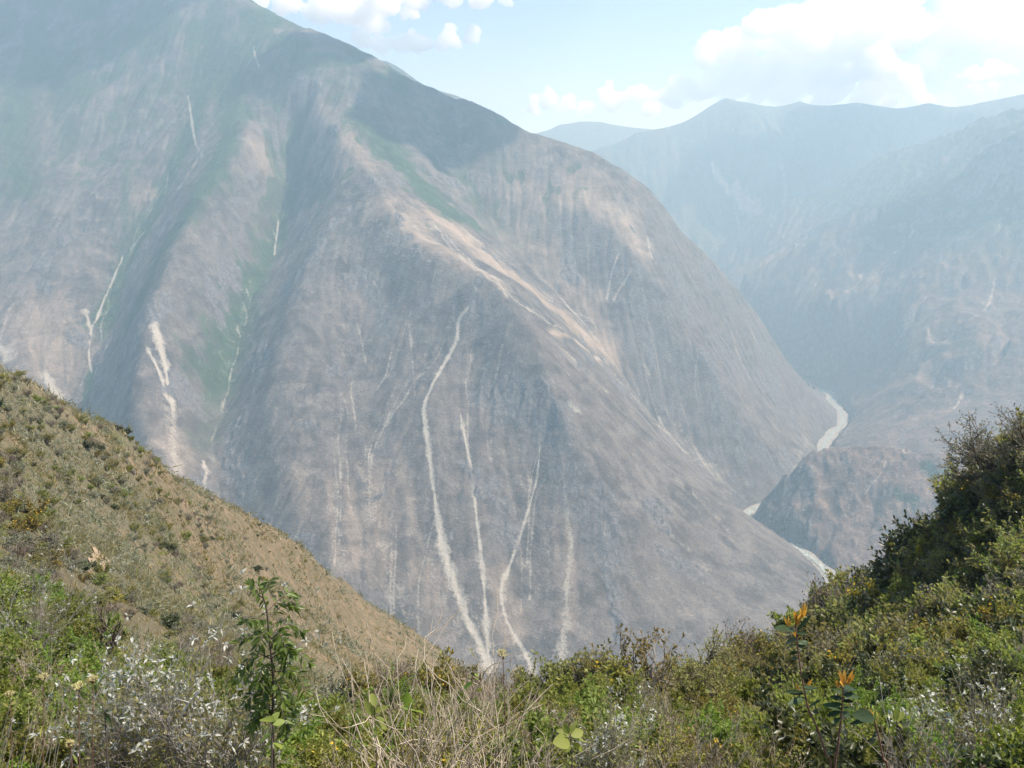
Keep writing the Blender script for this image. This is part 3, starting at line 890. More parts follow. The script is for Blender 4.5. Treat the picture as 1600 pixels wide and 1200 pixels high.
# ---------------------------------------------------------------- far ranges
ys = np.linspace(8600, 12300, 230)
X, Y = view_mesh_rows(np.linspace(830, 1760, 520), ys)
Z = G3.at(X, Y)
pale = mask_lines(G3, X, Y, [([(1112, 255), (1122, 275), (1150, 300), (1182, 330)], 30, 120, 0.95), ([(1150, 290), (1180, 320)], 60, 60, 0.9), ([(1222, 262), (1228, 300), (1224, 322)], 40, 50, 0.55), ([(1150, 338), (1156, 352)], 24, 24, 0.8), ([(1040, 250), (1020, 275)], 60, 50, 0.35)], 9350, 11500, 1.2)
cover = np.stack([np.full(X.shape, 0.5), pale, 0 * X, 0 * X], -1).reshape(-1, 4)
link('far_mountain', new_mesh('far_mountain', np.stack([X, Y, Z], -1).reshape(-1, 3), grid_faces(*X.shape), [M_FAR], attrs={'cover': cover}), kind='structure', label='far blue mountain with a pink landslip, its summit ridge under the cloud')
V, F = ridge_sheet([(640, 215, 13300), (760, 205, 13300), (840, 206, 13300), (885, 192, 13300), (930, 190, 13300), (980, 198, 13200), (1045, 206, 13100), (1120, 215, 13000), (1250, 205, 13000)], 1500, 1500, 5, 60)
link('distant_mountain', new_mesh('distant_mountain', V, F, [M_FAR], attrs={'cover': np.tile([0.5, 0, 0, 0], (len(V), 1))}), kind='structure', label='faintest distant range under the low cloud bank')
V, F = ridge_sheet([(540, 92, 8200), (575, 92, 8100), (607, 97, 8000), (640, 117, 7950), (665, 132, 7900), (720, 152, 7900), (765, 176, 7900), (800, 210, 7900), (860, 262, 7900), (920, 330, 7900)], 900, 600, 8, 40)
link('mountain_ridge', new_mesh('mountain_ridge', V, F, [M_FAR], attrs={'cover': np.tile([0.5, 0, 0, 0], (len(V), 1))}), kind='structure', label='pale ridge peeping over the crest of the main mountain')

# ---------------------------------------------------------------- river and its gravel bed
def ribbon(name, line, half, z, mat, cross=9, wob=0.25, arch=0.0):
    c = resample(line, 18.0)
    tg = np.gradient(c, axis=0); tg /= np.linalg.norm(tg, axis=1)[:, None]
    nrm = np.stack([-tg[:, 1], tg[:, 0]], 1)
    s = np.linspace(-1, 1, cross)
    k = np.arange(len(c))
    wl = half * (1 + wob * fbm(k / 9.0, k * 0 + 3.3, 3, 5)); wr = half * (1 + wob * fbm(k / 7.0, k * 0 + 8.3, 3, 6))
    ww = np.where(s[None, :] < 0, wl[:, None], wr[:, None])
    XY = c[:, None, :] + nrm[:, None, :] * (s[None, :] * ww)[..., None]
    Z = np.full(XY.shape[:2], z) + arch * (gnoise(XY[..., 0] / 14, XY[..., 1] / 14, 4) + 0.6 * gnoise(XY[..., 0] / 6, XY[..., 1] / 6, 14))
    return new_mesh(name, np.concatenate([XY, Z[..., None]], -1).reshape(-1, 3), grid_faces(len(c), cross), [mat])


t = NT('river_gravel'); co = t.coord()
c = t.mix(t.ramp(t.noise(0.07, 6, 0.75, co), [(0.35, 0.0), (0.68, 1.0)]), (0.10, 0.095, 0.08), (0.44, 0.42, 0.35))
b = t.bsdf(c, 0.9, 0.2, t.bump(t.noise(0.3, 4, 0.7, co), 0.8, 2.0)); t.l(b.outputs[0], t.out.inputs[0]); M_GRAVEL = t.m
t = NT('river_water'); co = t.coord()
foam = t.ramp(t.noise(0.09, 5, 0.7, co, 1.5), [(0.45, 0.0), (0.62, 1.0)])
c = t.mix(foam, (0.16, 0.20, 0.16), (0.6, 0.62, 0.56))
b = t.bsdf(c, 0.22, 0.5, t.bump(t.noise(0.16, 4, 0.6, co), 0.5, 1.0)); t.l(b.outputs[0], t.out.inputs[0]); M_WATER = t.m
rv = RIVER[RIVER[:, 1] < 7200]
link('riverbed', ribbon('riverbed', rv, 32, RIVER_Z + 0.5, M_GRAVEL, 21, 0.85, 3.5), kind='structure', label='pale gravel bed along the river in the bottom of the gorge')
link('river', ribbon('river', rv, 12, RIVER_Z + 2.6, M_WATER, 7, 0.7, 0.4), kind='structure', label='milky river winding through the bottom of the gorge')
t = NT('valley_soil'); co = t.coord()
b = t.bsdf(t.mix(t.noise(0.01, 5, 0.6, co), (0.1, 0.09, 0.07), (0.2, 0.17, 0.13)), 0.95, 0.1); t.l(b.outputs[0], t.out.inputs[0])
g = np.linspace(-8000, 9000, 40); gX, gY = np.meshgrid(g, np.linspace(-900, 14200, 40))
link('valley_floor', new_mesh('valley_floor', np.stack([gX, gY, np.full(gX.shape, RIVER_Z - 40)], -1).reshape(-1, 3), grid_faces(40, 40), [t.m]), kind='structure', label='valley floor under the mountains')

# ================================================================== AIR
def box_mesh(name, lo, hi, mat):
    v = [(x, y, z) for x in (lo[0], hi[0]) for y in (lo[1], hi[1]) for z in (lo[2], hi[2])]
    f = [(0, 1, 3, 2), (4, 6, 7, 5), (0, 4, 5, 1), (2, 3, 7, 6), (0, 2, 6, 4), (1, 5, 7, 3)]
    return new_mesh(name, v, np.array(f), [mat], smooth_shade=False)


t = NT('haze_air')
pv = t.n('ShaderNodeVolumePrincipled')
pv.inputs['Color'].default_value = (0.57, 0.83, 1.0, 1)
pv.inputs['Absorption Color'].default_value = (1, 1, 1, 1)
pv.inputs['Density'].default_value = 1.12e-4
pv.inputs['Anisotropy'].default_value = 0.25
t.l(pv.outputs[0], t.out.inputs['Volume'])
link('haze', box_mesh('haze', (-8500, -1000, RIVER_Z - 60), (9800, 15000, 1800), t.m), kind='stuff')

# ================================================================== CLOUDS
def ico(sub):
    import bmesh
    bm = bmesh.new(); bmesh.ops.create_icosphere(bm, subdivisions=sub, radius=1.0)
    v = np.array([x.co[:] for x in bm.verts]); f = np.array([[q.index for q in p.verts] for p in bm.faces]); bm.free()
    return v, f


ICO_V, ICO_F = ico(2)


def cloud_mat(name, density):
    t = NT(name)
    v = t.n('ShaderNodeVolumePrincipled')
    v.inputs['Color'].default_value = (1, 1, 1, 1)
    v.inputs['Density'].default_value = density
    v.inputs['Anisotropy'].default_value = 0.0
    t.l(v.outputs[0], t.out.inputs['Volume'])
    return t.m


tex_a = bpy.data.textures.new('cloud_billow', 'CLOUDS'); tex_a.noise_scale = 420.0; tex_a.noise_depth = 3
tex_b = bpy.data.textures.new('cloud_wisp', 'CLOUDS'); tex_b.noise_scale = 130.0; tex_b.noise_depth = 5


def cloud(label, puffs, Y, mat, seed, voxel=55.0, amp=260.0, group=None, loc=None):
    """puffs: (px, py, radius px, depth offset) as seen, or metres when loc is given"""
    rng = np.random.default_rng(seed)
    VV, FF = [], []; n = 0
    for q in puffs:
        px, py, r = q[:3]
        if loc is None:
            yy = Y + rng.uniform(-1, 1) * 500
            c = P(px, py, yy); rad = r / FOC * yy
        else:
            c = np.array(loc) + np.array([px, py, rng.uniform(-40, 40)]); rad = r
        for k in range(7):
            off = rng.normal(0, 0.45, 3) * rad if k else np.zeros(3)
            rr = rad * (0.85 if k == 0 else rng.uniform(0.35, 0.7))
            off[2] = max(off[2], -0.35 * rad)
            v = ICO_V * rr
            v[:, 2] *= np.where(v[:, 2] < 0, 0.55, 0.9)
            VV.append(v + c + off); FF.append(ICO_F + n); n += len(ICO_V)
    VV = np.vstack(VV); mid = VV.mean(0)
    me = new_mesh('cloud', VV - mid, np.vstack(FF), [mat])
    o = link('cloud', me, loc=tuple(mid), label=label, category='cloud', group=group or 'clouds')
    m = o.modifiers.new('join', 'REMESH'); m.mode = 'VOXEL'; m.voxel_size = voxel; m.use_smooth_shade = True
    d = o.modifiers.new('billow', 'DISPLACE'); d.texture = tex_a; d.strength = amp; d.mid_level = 0.55; d.texture_coords = 'GLOBAL'
    d = o.modifiers.new('wisp', 'DISPLACE'); d.texture = tex_b; d.strength = amp * 0.8; d.mid_level = 0.5; d.texture_coords = 'GLOBAL'
    return o


CL = cloud_mat('cloud_white', 0.0052)
CL_SHADE = cloud_mat('cloud_dense', 0.02)
CL_THIN = cloud_mat('cloud_thin', 0.0012)
cloud('large bright cumulus over the far blue summit', [(1105, 92, 26), (1145, 70, 34), (1190, 62, 36), (1240, 48, 52), (1300, 36, 62), (1368, 44, 62), (1410, 40, 40), (1160, 112, 36), (1220, 108, 42), (1290, 104, 46), (1350, 95, 46), (1150, 140, 24), (1195, 142, 24), (1250, 142, 26), (1310, 140, 30), (1370, 138, 30), (1420, 140, 26), (1110, 140, 22), (1135, 156, 16), (1180, 158, 18), (1230, 158, 18), (1285, 158, 20), (1340, 158, 20), (1390, 160, 18), (1440, 156, 18)], 17000, CL, 1)
cloud('thin grey veil of cloud filling the upper right corner of the sky', [(1440, 110, 40), (1480, 60, 60), (1540, 40, 70), (1600, 60, 70), (1400, 130, 26), (1470, 130, 30), (1580, 20, 60), (1500, 150, 22), (1560, 146, 22), (1620, 130, 30)], 18500, CL_THIN, 2)
cloud('small bright puff below the grey veil', [(1522, 115, 18), (1552, 108, 20), (1575, 112, 14), (1520, 144, 14), (1548, 142, 16), (1455, 156, 9)], 16400, CL, 3, 40, 150)
cloud('low ragged cloud bank above the faintest range', [(832, 172, 15), (858, 158, 19), (884, 168, 18), (915, 168, 18), (948, 140, 12), (958, 160, 22), (1000, 148, 23), (1015, 172, 17), (1050, 152, 26), (1088, 146, 24)], 17500, CL, 4, 45, 170)
cloud('flat cloud streaming off the summit of the main mountain', [(300, -14, 20), (350, -8, 22), (400, 0, 26), (450, 6, 28), (505, 14, 32), (555, 26, 34), (600, 14, 32), (650, 2, 30), (700, -4, 28), (755, -2, 24), (790, 0, 16)], 16300, CL, 5)
cloud('small oblong cloud beside the mountain crest', [(560, 62, 18), (590, 70, 20), (625, 72, 19), (660, 68, 21), (700, 64, 21), (735, 62, 17)], 16600, CL, 6, 40, 150)
# clouds above the picture whose shade lies on the slopes
def shade(label, target, height, puffs, mat, seed):
    g = np.array(target); t = (height - g[2]) / SUN_DIR[2]
    return cloud(label, puffs, 0, mat, seed, 60.0, 260.0, loc=tuple(g + SUN_DIR * t))


s1 = cast(G1, 140, 60, 3000, 7000); s2 = cast(G1, 665, 190, 3000, 7000); s3 = cast(G1, 500, 70, 3000, 7000)
shade('broad cloud overhead shading the left summit', s1, 2700, [(-500, -100, 330), (-150, 100, 330), (150, -50, 300), (-350, 350, 300), (100, 400, 300), (-700, 200, 300), (350, 500, 280), (-900, 0, 300), (-200, 700, 300)], CL_SHADE, 21)
shade('cloud overhead shading the top of the crest', s3, 2700, [(-150, 0, 190), (120, 60, 210), (320, 200, 160)], CL_SHADE, 25)
shade('small cloud overhead shading the crest', s2, 2600, [(-150, -60, 260), (60, 0, 290), (230, 120, 240), (0, 220, 220)], CL_SHADE, 22)
shade('cloud overhead shading the far slopes', P(1350, 230, 9800), 3700, [(-900, 200, 520), (-300, 0, 560), (300, 100, 560), (900, 0, 560), (1400, 300, 500), (300, 800, 520), (-400, 900, 500)], CL_SHADE, 23)
shade('cloud overhead shading the near crest of the right slope', P(1560, 280, 6600), 2700, [(-300, 0, 330), (150, 0, 330), (500, 200, 300), (200, -400, 300)], CL_SHADE, 24)

# ================================================================== NEAR SLOPES
# control points are read as (picture x, picture y, distance) of the plant canopy; the ground lies below it
near_lines = [
    # crest of the grassy hillside on the left
    [(-260, 430, 150), (-60, 528, 168), (0, 563, 175), (100, 625, 195), (180, 669, 215), (240, 713, 235), (300, 749, 260), (400, 804, 300), (480, 856, 335), (540, 906, 370), (600, 956, 400), (650, 993, 430), (700, 1040, 460), (760, 1090, 490)],
    # its face
    [(-100, 640, 130), (0, 650, 138), (60, 700, 150), (150, 740, 165), (260, 790, 200), (380, 860, 250), (480, 930, 290), (580, 1000, 340)],
    [(-100, 780, 95), (0, 760, 105), (80, 800, 118), (160, 840, 130), (280, 890, 165), (400, 950, 210), (500, 1000, 240), (600, 1040, 280)],
    [(-100, 850, 60), (0, 850, 68), (80, 880, 85), (150, 895, 105), (220, 930, 115), (300, 960, 130), (400, 1010, 160), (520, 1045, 190)],
    [(-100, 900, 32), (0, 890, 34), (60, 900, 38), (120, 935, 48), (200, 985, 60), (300, 1015, 70), (420, 1040, 90)],
    # lip of the near slope
    [(480, 1052, 60), (560, 1042, 56), (640, 1040, 54), (720, 1040, 54), (800, 1042, 55), (870, 1044, 60), (920, 1068, 66), (950, 1064, 62), (1000, 1036, 56), (1100, 1008, 62), (1180, 985, 74), (1250, 950, 82), (1300, 918, 84), (1360, 886, 82), (1420, 850, 80), (1460, 800, 76), (1500, 745, 72), (1550, 695, 70), (1600, 655, 66), (1700, 585, 62), (1900, 470, 58)],
    # wooded slope on the right
    [(1500, 830, 66), (1600, 760, 58), (1750, 700, 52)], [(1400, 930, 64), (1500, 900, 56), (1600, 870, 48), (1750, 820, 42)], [(1200, 1020, 52), (1300, 985, 52), (1400, 980, 46), (1500, 970, 38), (1600, 960, 32), (1750, 930, 28)],
    [(1050, 1060, 32), (1200, 1060, 30), (1350, 1040, 28), (1480, 1040, 22), (1600, 1040, 18), (1750, 1020, 16)],
    # slope right below the viewpoint
    [(480, 1090, 30), (640, 1085, 28), (800, 1085, 27), (920, 1092, 27)],
    [(-100, 960, 16), (0, 975, 17), (120, 1000, 20), (240, 1040, 22), (360, 1070, 22), (480, 1105, 18), (640, 1105, 17), (800, 1108, 17), (1000, 1100, 18), (1200, 1095, 17)],
    [(-100, 1050, 8), (0, 1055, 8.5), (200, 1100, 9), (400, 1125, 9), (600, 1130, 9), (800, 1132, 9), (1000, 1130, 9), (1200, 1125, 9.5), (1400, 1110, 11), (1600, 1100, 10), (1750, 1080, 9)],
    [(-200, 1140, 4.6), (0, 1150, 4.8), (300, 1175, 5), (600, 1180, 5), (900, 1180, 5), (1200, 1180, 5.2), (1500, 1165, 5.2), (1800, 1140, 5)],
    [(-200, 1260, 2.6), (200, 1275, 2.6), (600, 1280, 2.6), (1000, 1280, 2.6), (1400, 1275, 2.6), (1800, 1250, 2.6)],
]
nc = np.vstack([np.array([np.append(P(*q)[[0, 2]], q[2]) for q in np.array(resample(np.array([(a, b, math.log(y) * 150) for a, b, y in ln], float), 55)) * [1, 1, 1 / 150.0] for q in [(q[0], q[1], math.exp(q[2]))]]) for ln in near_lines])
ctl = np.stack([nc[:, 0] / nc[:, 2], np.log(nc[:, 2]) * 0.45, nc[:, 1] / nc[:, 2]], 1)
extra = []
for ln in (near_lines[0], near_lines[5]):
    for a, b, y in resample(np.array(ln, float), 60):
        p = P(a, b, y)
        for k, dr in ((1.18, 0.17), (1.5, 0.5), (2.2, 1.3)):
            if ln is near_lines[5] and (a < 930):
                if k > 1.4:
                    continue
                dr = 0.13
            extra.append((p[0] / y, math.log(y * k) * 0.45, (p[2] - dr * y) / (y * k)))
for c in np.linspace(-0.85, 0.85, 12):
    extra.append((c, math.log(1.2) * 0.45, -1.72 / 1.2)); extra.append((c, math.log(0.7) * 0.45, -1.7 / 0.7))
ctl = np.vstack([ctl, np.array(extra)])
# thin out near-duplicates
_, iu = np.unique(np.round(ctl[:, :2] * [60, 60]), axis=0, return_index=True)
ctl = ctl[iu]
near_rbf = RBF(ctl[:, :2], ctl[:, 2], 1.4, 1.0, 2e-4)
NCOL, NROW = 400, 300
ncols = np.linspace(-0.80, 0.80, NCOL); nln = np.linspace(math.log(0.6), math.log(640), NROW)
cc, ll = np.meshgrid(np.linspace(-0.80, 0.80, 90), np.linspace(math.log(0.6), math.log(640), 90))


class Near:
    pass


NE = Near()
ge = near_rbf(cc, ll * 0.45)
GN = Grid(0, 1, 0, 1, 1.0)
GN.x0, GN.y0, GN.nx, GN.ny, GN.dx = 0.0, 0.0, 90, 90, 1.0
GN.H = ge


def left_hill(x, y):
    """1 on the grassy hillside on the left"""
    return smooth(60, 130, y) * smooth(0.16, 0.0, x / np.maximum(y, 0.1))


def canopy_height(x, y):
    r = x / np.maximum(y, 0.1)
    h = np.clip(0.40 * np.sqrt(np.maximum(y, 0.1)), 0.4, 2.8)
    lf = left_hill(x, y)
    h = h + 1.1 * smooth(0.12, 0.3, r) * smooth(25, 60, y)
    return h * (1 - lf) + 0.5 * lf


def near_z(x, y, rough=True):
    x = np.asarray(x, float); y = np.maximum(np.asarray(y, float), 0.6)
    e = GN.at((x / y + 0.80) / 1.60 * 89, (np.log(y) - math.log(0.6)) / (math.log(640) - math.log(0.6)) * 89)
    z = e * y - canopy_height(x, y) * smooth(1.5, 4.0, y)
    if rough:
        f = np.minimum(1, y / 160.0)
        z = z + f * (2.2 * fbm(x / 45, y / 45, 3, 101) + 0.7 * fbm(x / 11, y / 11, 3, 103)) + 0.10 * np.minimum(1, y / 12) * fbm(x / 1.6, y / 1.6, 3, 105)
    return z


NEAR_Y = np.exp(np.linspace(math.log(1.5), math.log(560), 700))


def cast_near(px, py, extra_h=0.0):
    a, b = ratios(px, py)
    z = near_z(a * NEAR_Y, NEAR_Y) + extra_h
    hit = np.nonzero(z >= b * NEAR_Y)[0]
    if not len(hit):
        return None
    Y = NEAR_Y[hit[0]]
    return np.array([a * Y, Y, z[hit[0]] - extra_h])


def on_ground(px, py, Y):
    """ground point under the sight line at a chosen distance"""
    a, b = ratios(px, py)
    return np.array([a * Y, Y, float(near_z(a * Y, Y))])


X = ncols[None, :] * np.exp(nln)[:, None]; Y = np.repeat(np.exp(nln)[:, None], NCOL, 1)
Z = near_z(X, Y)
lf = left_hill(X, Y)
tan_m = lf * smooth(-0.35, 0.25, gnoise(X / 30, Y / 30, 111) + 0.5 * gnoise(X / 9, Y / 9, 112) + 0.9 * smooth(100, 260, Y) + 0.5 * smooth(-0.35, -0.05, X / Y) - 0.55)
grn_m = smooth(0.0, 0.5, gnoise(X / 22, Y / 22, 115) + 0.4 * gnoise(X / 6, Y / 6, 116)) * (1 - 0.75 * tan_m)
cover = np.stack([grn_m, tan_m, lf, 0 * lf], -1).reshape(-1, 4)

t = NT('slope_soil'); co = t.coord()
a = t.attr('cover'); sp = t.n('ShaderNodeSeparateColor'); t.l(a.outputs['Color'], sp.inputs[0])
n1 = t.noise(1.1, 5, 0.65, co); n2 = t.noise(0.22, 5, 0.6, co); n3 = t.noise(5.0, 3, 0.7, co)
litter = t.mix(t.ramp(n3, [(0.3, 0.0), (0.7, 1.0)]), (0.075, 0.062, 0.04), (0.19, 0.155, 0.095))
dry = t.mix(t.ramp(n1, [(0.32, 0.0), (0.66, 1.0)]), (0.085, 0.076, 0.045), (0.20, 0.162, 0.10))
dry = t.mix(t.ramp(n2, [(0.45, 0.0), (0.62, 0.7)]), dry, (0.25, 0.18, 0.115))
scrubby = t.mix(t.ramp(n1, [(0.3, 0.0), (0.7, 1.0)]), (0.075, 0.072, 0.045), (0.2, 0.175, 0.11))
base = t.mix(sp.outputs[2], litter, scrubby)
base = t.mix(t.ramp(t.math('ADD', sp.outputs[1], t.math('MULTIPLY', t.math('SUBTRACT', t.math('ADD', t.math('MULTIPLY', n1, 0.5), t.math('MULTIPLY', n2, 0.5)), 0.5), 2.4)), [(0.15, 0.0), (1.0, 1.0)]), base, dry)
base = t.mix(t.math('MULTIPLY', t.ramp(t.math('ADD', sp.outputs[0], t.math('MULTIPLY', t.math('SUBTRACT', n2, 0.5), 1.0)), [(0.4, 0.0), (0.75, 1.0)]), 0.7), base, t.mix(n3, (0.07, 0.085, 0.03), (0.14, 0.145, 0.06)))
b = t.bsdf(base, 0.95, 0.1, t.bump(t.math('ADD', n3, t.math('MULTIPLY', n1, 2.0)), 0.8, 0.25)); t.l(b.outputs[0], t.out.inputs[0]); M_SOIL = t.m

V = np.stack([X, Y, Z], -1).reshape(-1, 3); F = grid_faces(NROW, NCOL)
ct = V[F].mean(1); rat = ct[:, 0] / ct[:, 1]
part = np.where((ct[:, 1] > 75) & (rat < 0.02), 1, np.where((ct[:, 1] > 26) & (rat > 0.16), 2, 0))
for k, nm, lb in ((0, 'ground', 'brushy ground falling away below the viewpoint'), (1, 'grassy_hillside', 'steep tan grassy hillside dotted with grey green shrubs'), (2, 'wooded_hillside', 'dark shrub covered hillside rising on the right')):
    link(nm, submesh(nm, V, F[part == k], {'cover': cover}, [M_SOIL]), kind='structure', label=lb)

# ================================================================== PLANT MATERIALS
def leaf_material(name, lo, hi, trans=0.35, rough=0.55, spec=0.3, obj_var=0.25):
    t = NT(name)
    tint = t.attr('tint').outputs['Fac']
    oi = t.n('ShaderNodeObjectInfo').outputs['Random']
    c = t.mix(tint, lo, hi)
    hsv = t.n('ShaderNodeHueSaturation')
    t.l(t.math('ADD', 0.5 - 0.035 * obj_var * 4, t.math('MULTIPLY', oi, 0.07 * obj_var * 4)), hsv.inputs['Hue'])
    t.l(t.math('ADD', 1 - obj_var, t.math('MULTIPLY', oi, 2 * obj_var)), hsv.inputs['Value'])
    t.l(c, hsv.inputs['Color'])
    c = hsv.outputs[0]
    b = t.bsdf(c, rough, spec)
    tr = t.n('ShaderNodeBsdfTranslucent')
    t.l(t.mix(0.35, c, (hi[0] * 1.3, hi[1] * 1.35, hi[2] * 0.7)), tr.inputs['Color'])
    mx = t.n('ShaderNodeMixShader'); mx.inputs[0].default_value = trans
    t.l(b.outputs[0], mx.inputs[1]); t.l(tr.outputs[0], mx.inputs[2])
    t.l(mx.outputs[0], t.out.inputs['Surface'])
    return t.m


def bark_material(name, lo, hi, scale=30.0):
    t = NT(name); co = t.coord()
    f = t.math('ADD', t.math('MULTIPLY', t.noise(scale, 4, 0.6, t.scaled(co, (1, 1, 0.3))), 0.6), t.math('MULTIPLY', t.attr('tint').outputs['Fac'], 0.45))
    b = t.bsdf(t.mix(f, lo, hi), 0.9, 0.15)
    t.l(b.outputs[0], t.out.inputs['Surface'])
    return t.m


L_GRAY = leaf_material('grey_leaf', (0.12, 0.125, 0.075), (0.29, 0.28, 0.2), 0.34)
L_GREEN = leaf_material('green_leaf', (0.10, 0.125, 0.026), (0.34, 0.355, 0.088), 0.52)
L_BRIGHT = leaf_material('bright_leaf', (0.09, 0.14, 0.02), (0.28, 0.335, 0.06), 0.5)
L_OLIVE = leaf_material('olive_leaf', (0.13, 0.128, 0.042), (0.35, 0.325, 0.115), 0.5)
L_DARK = leaf_material('dark_leaf', (0.035, 0.048, 0.017), (0.11, 0.125, 0.045), 0.28, 0.4, 0.5)
L_YELLOW = leaf_material('yellow_leaf', (0.13, 0.12, 0.025), (0.32, 0.28, 0.06), 0.4)
L_WHITE = leaf_material('silver_leaf', (0.22, 0.235, 0.19), (0.62, 0.62, 0.56), 0.25, 0.6, 0.2, 0.1)
L_DRY = leaf_material('dry_leaf', (0.13, 0.09, 0.05), (0.27, 0.21, 0.13), 0.3)
L_ORANGE = leaf_material('orange_leaf', (0.34, 0.13, 0.02), (0.66, 0.40, 0.08), 0.5, 0.4, 0.4, 0.05)
L_GLOSS = leaf_material('glossy_leaf', (0.016, 0.026, 0.012), (0.05, 0.085, 0.03), 0.12, 0.45, 0.12, 0.05)
L_SAP = leaf_material('sapling_leaf', (0.035, 0.06, 0.012), (0.16, 0.22, 0.035), 0.45, 0.4, 0.5, 0.05)
L_FLOWER = leaf_material('cream_flower', (0.5, 0.44, 0.2), (0.75, 0.68, 0.38), 0.3, 0.7, 0.1, 0.05)
L_GOLD = leaf_material('gold_flower', (0.5, 0.33, 0.03), (0.75, 0.52, 0.06), 0.3, 0.7, 0.1, 0.05)
L_GRASS = leaf_material('dry_grass_blade', (0.22, 0.17, 0.09), (0.42, 0.33, 0.19), 0.3)
B_GREY = bark_material('grey_bark', (0.17, 0.15, 0.125), (0.34, 0.31, 0.27))
B_BROWN = bark_material('brown_bark', (0.075, 0.058, 0.045), (0.17, 0.135, 0.10))
B_TAN = bark_material('bleached_twig', (0.22, 0.17, 0.115), (0.62, 0.53, 0.40))
B_WHITE = bark_material('white_dead_wood', (0.42, 0.39, 0.34), (0.66, 0.63, 0.57))
B_RED = bark_material('reddish_stem', (0.12, 0.06, 0.045), (0.24, 0.14, 0.10))


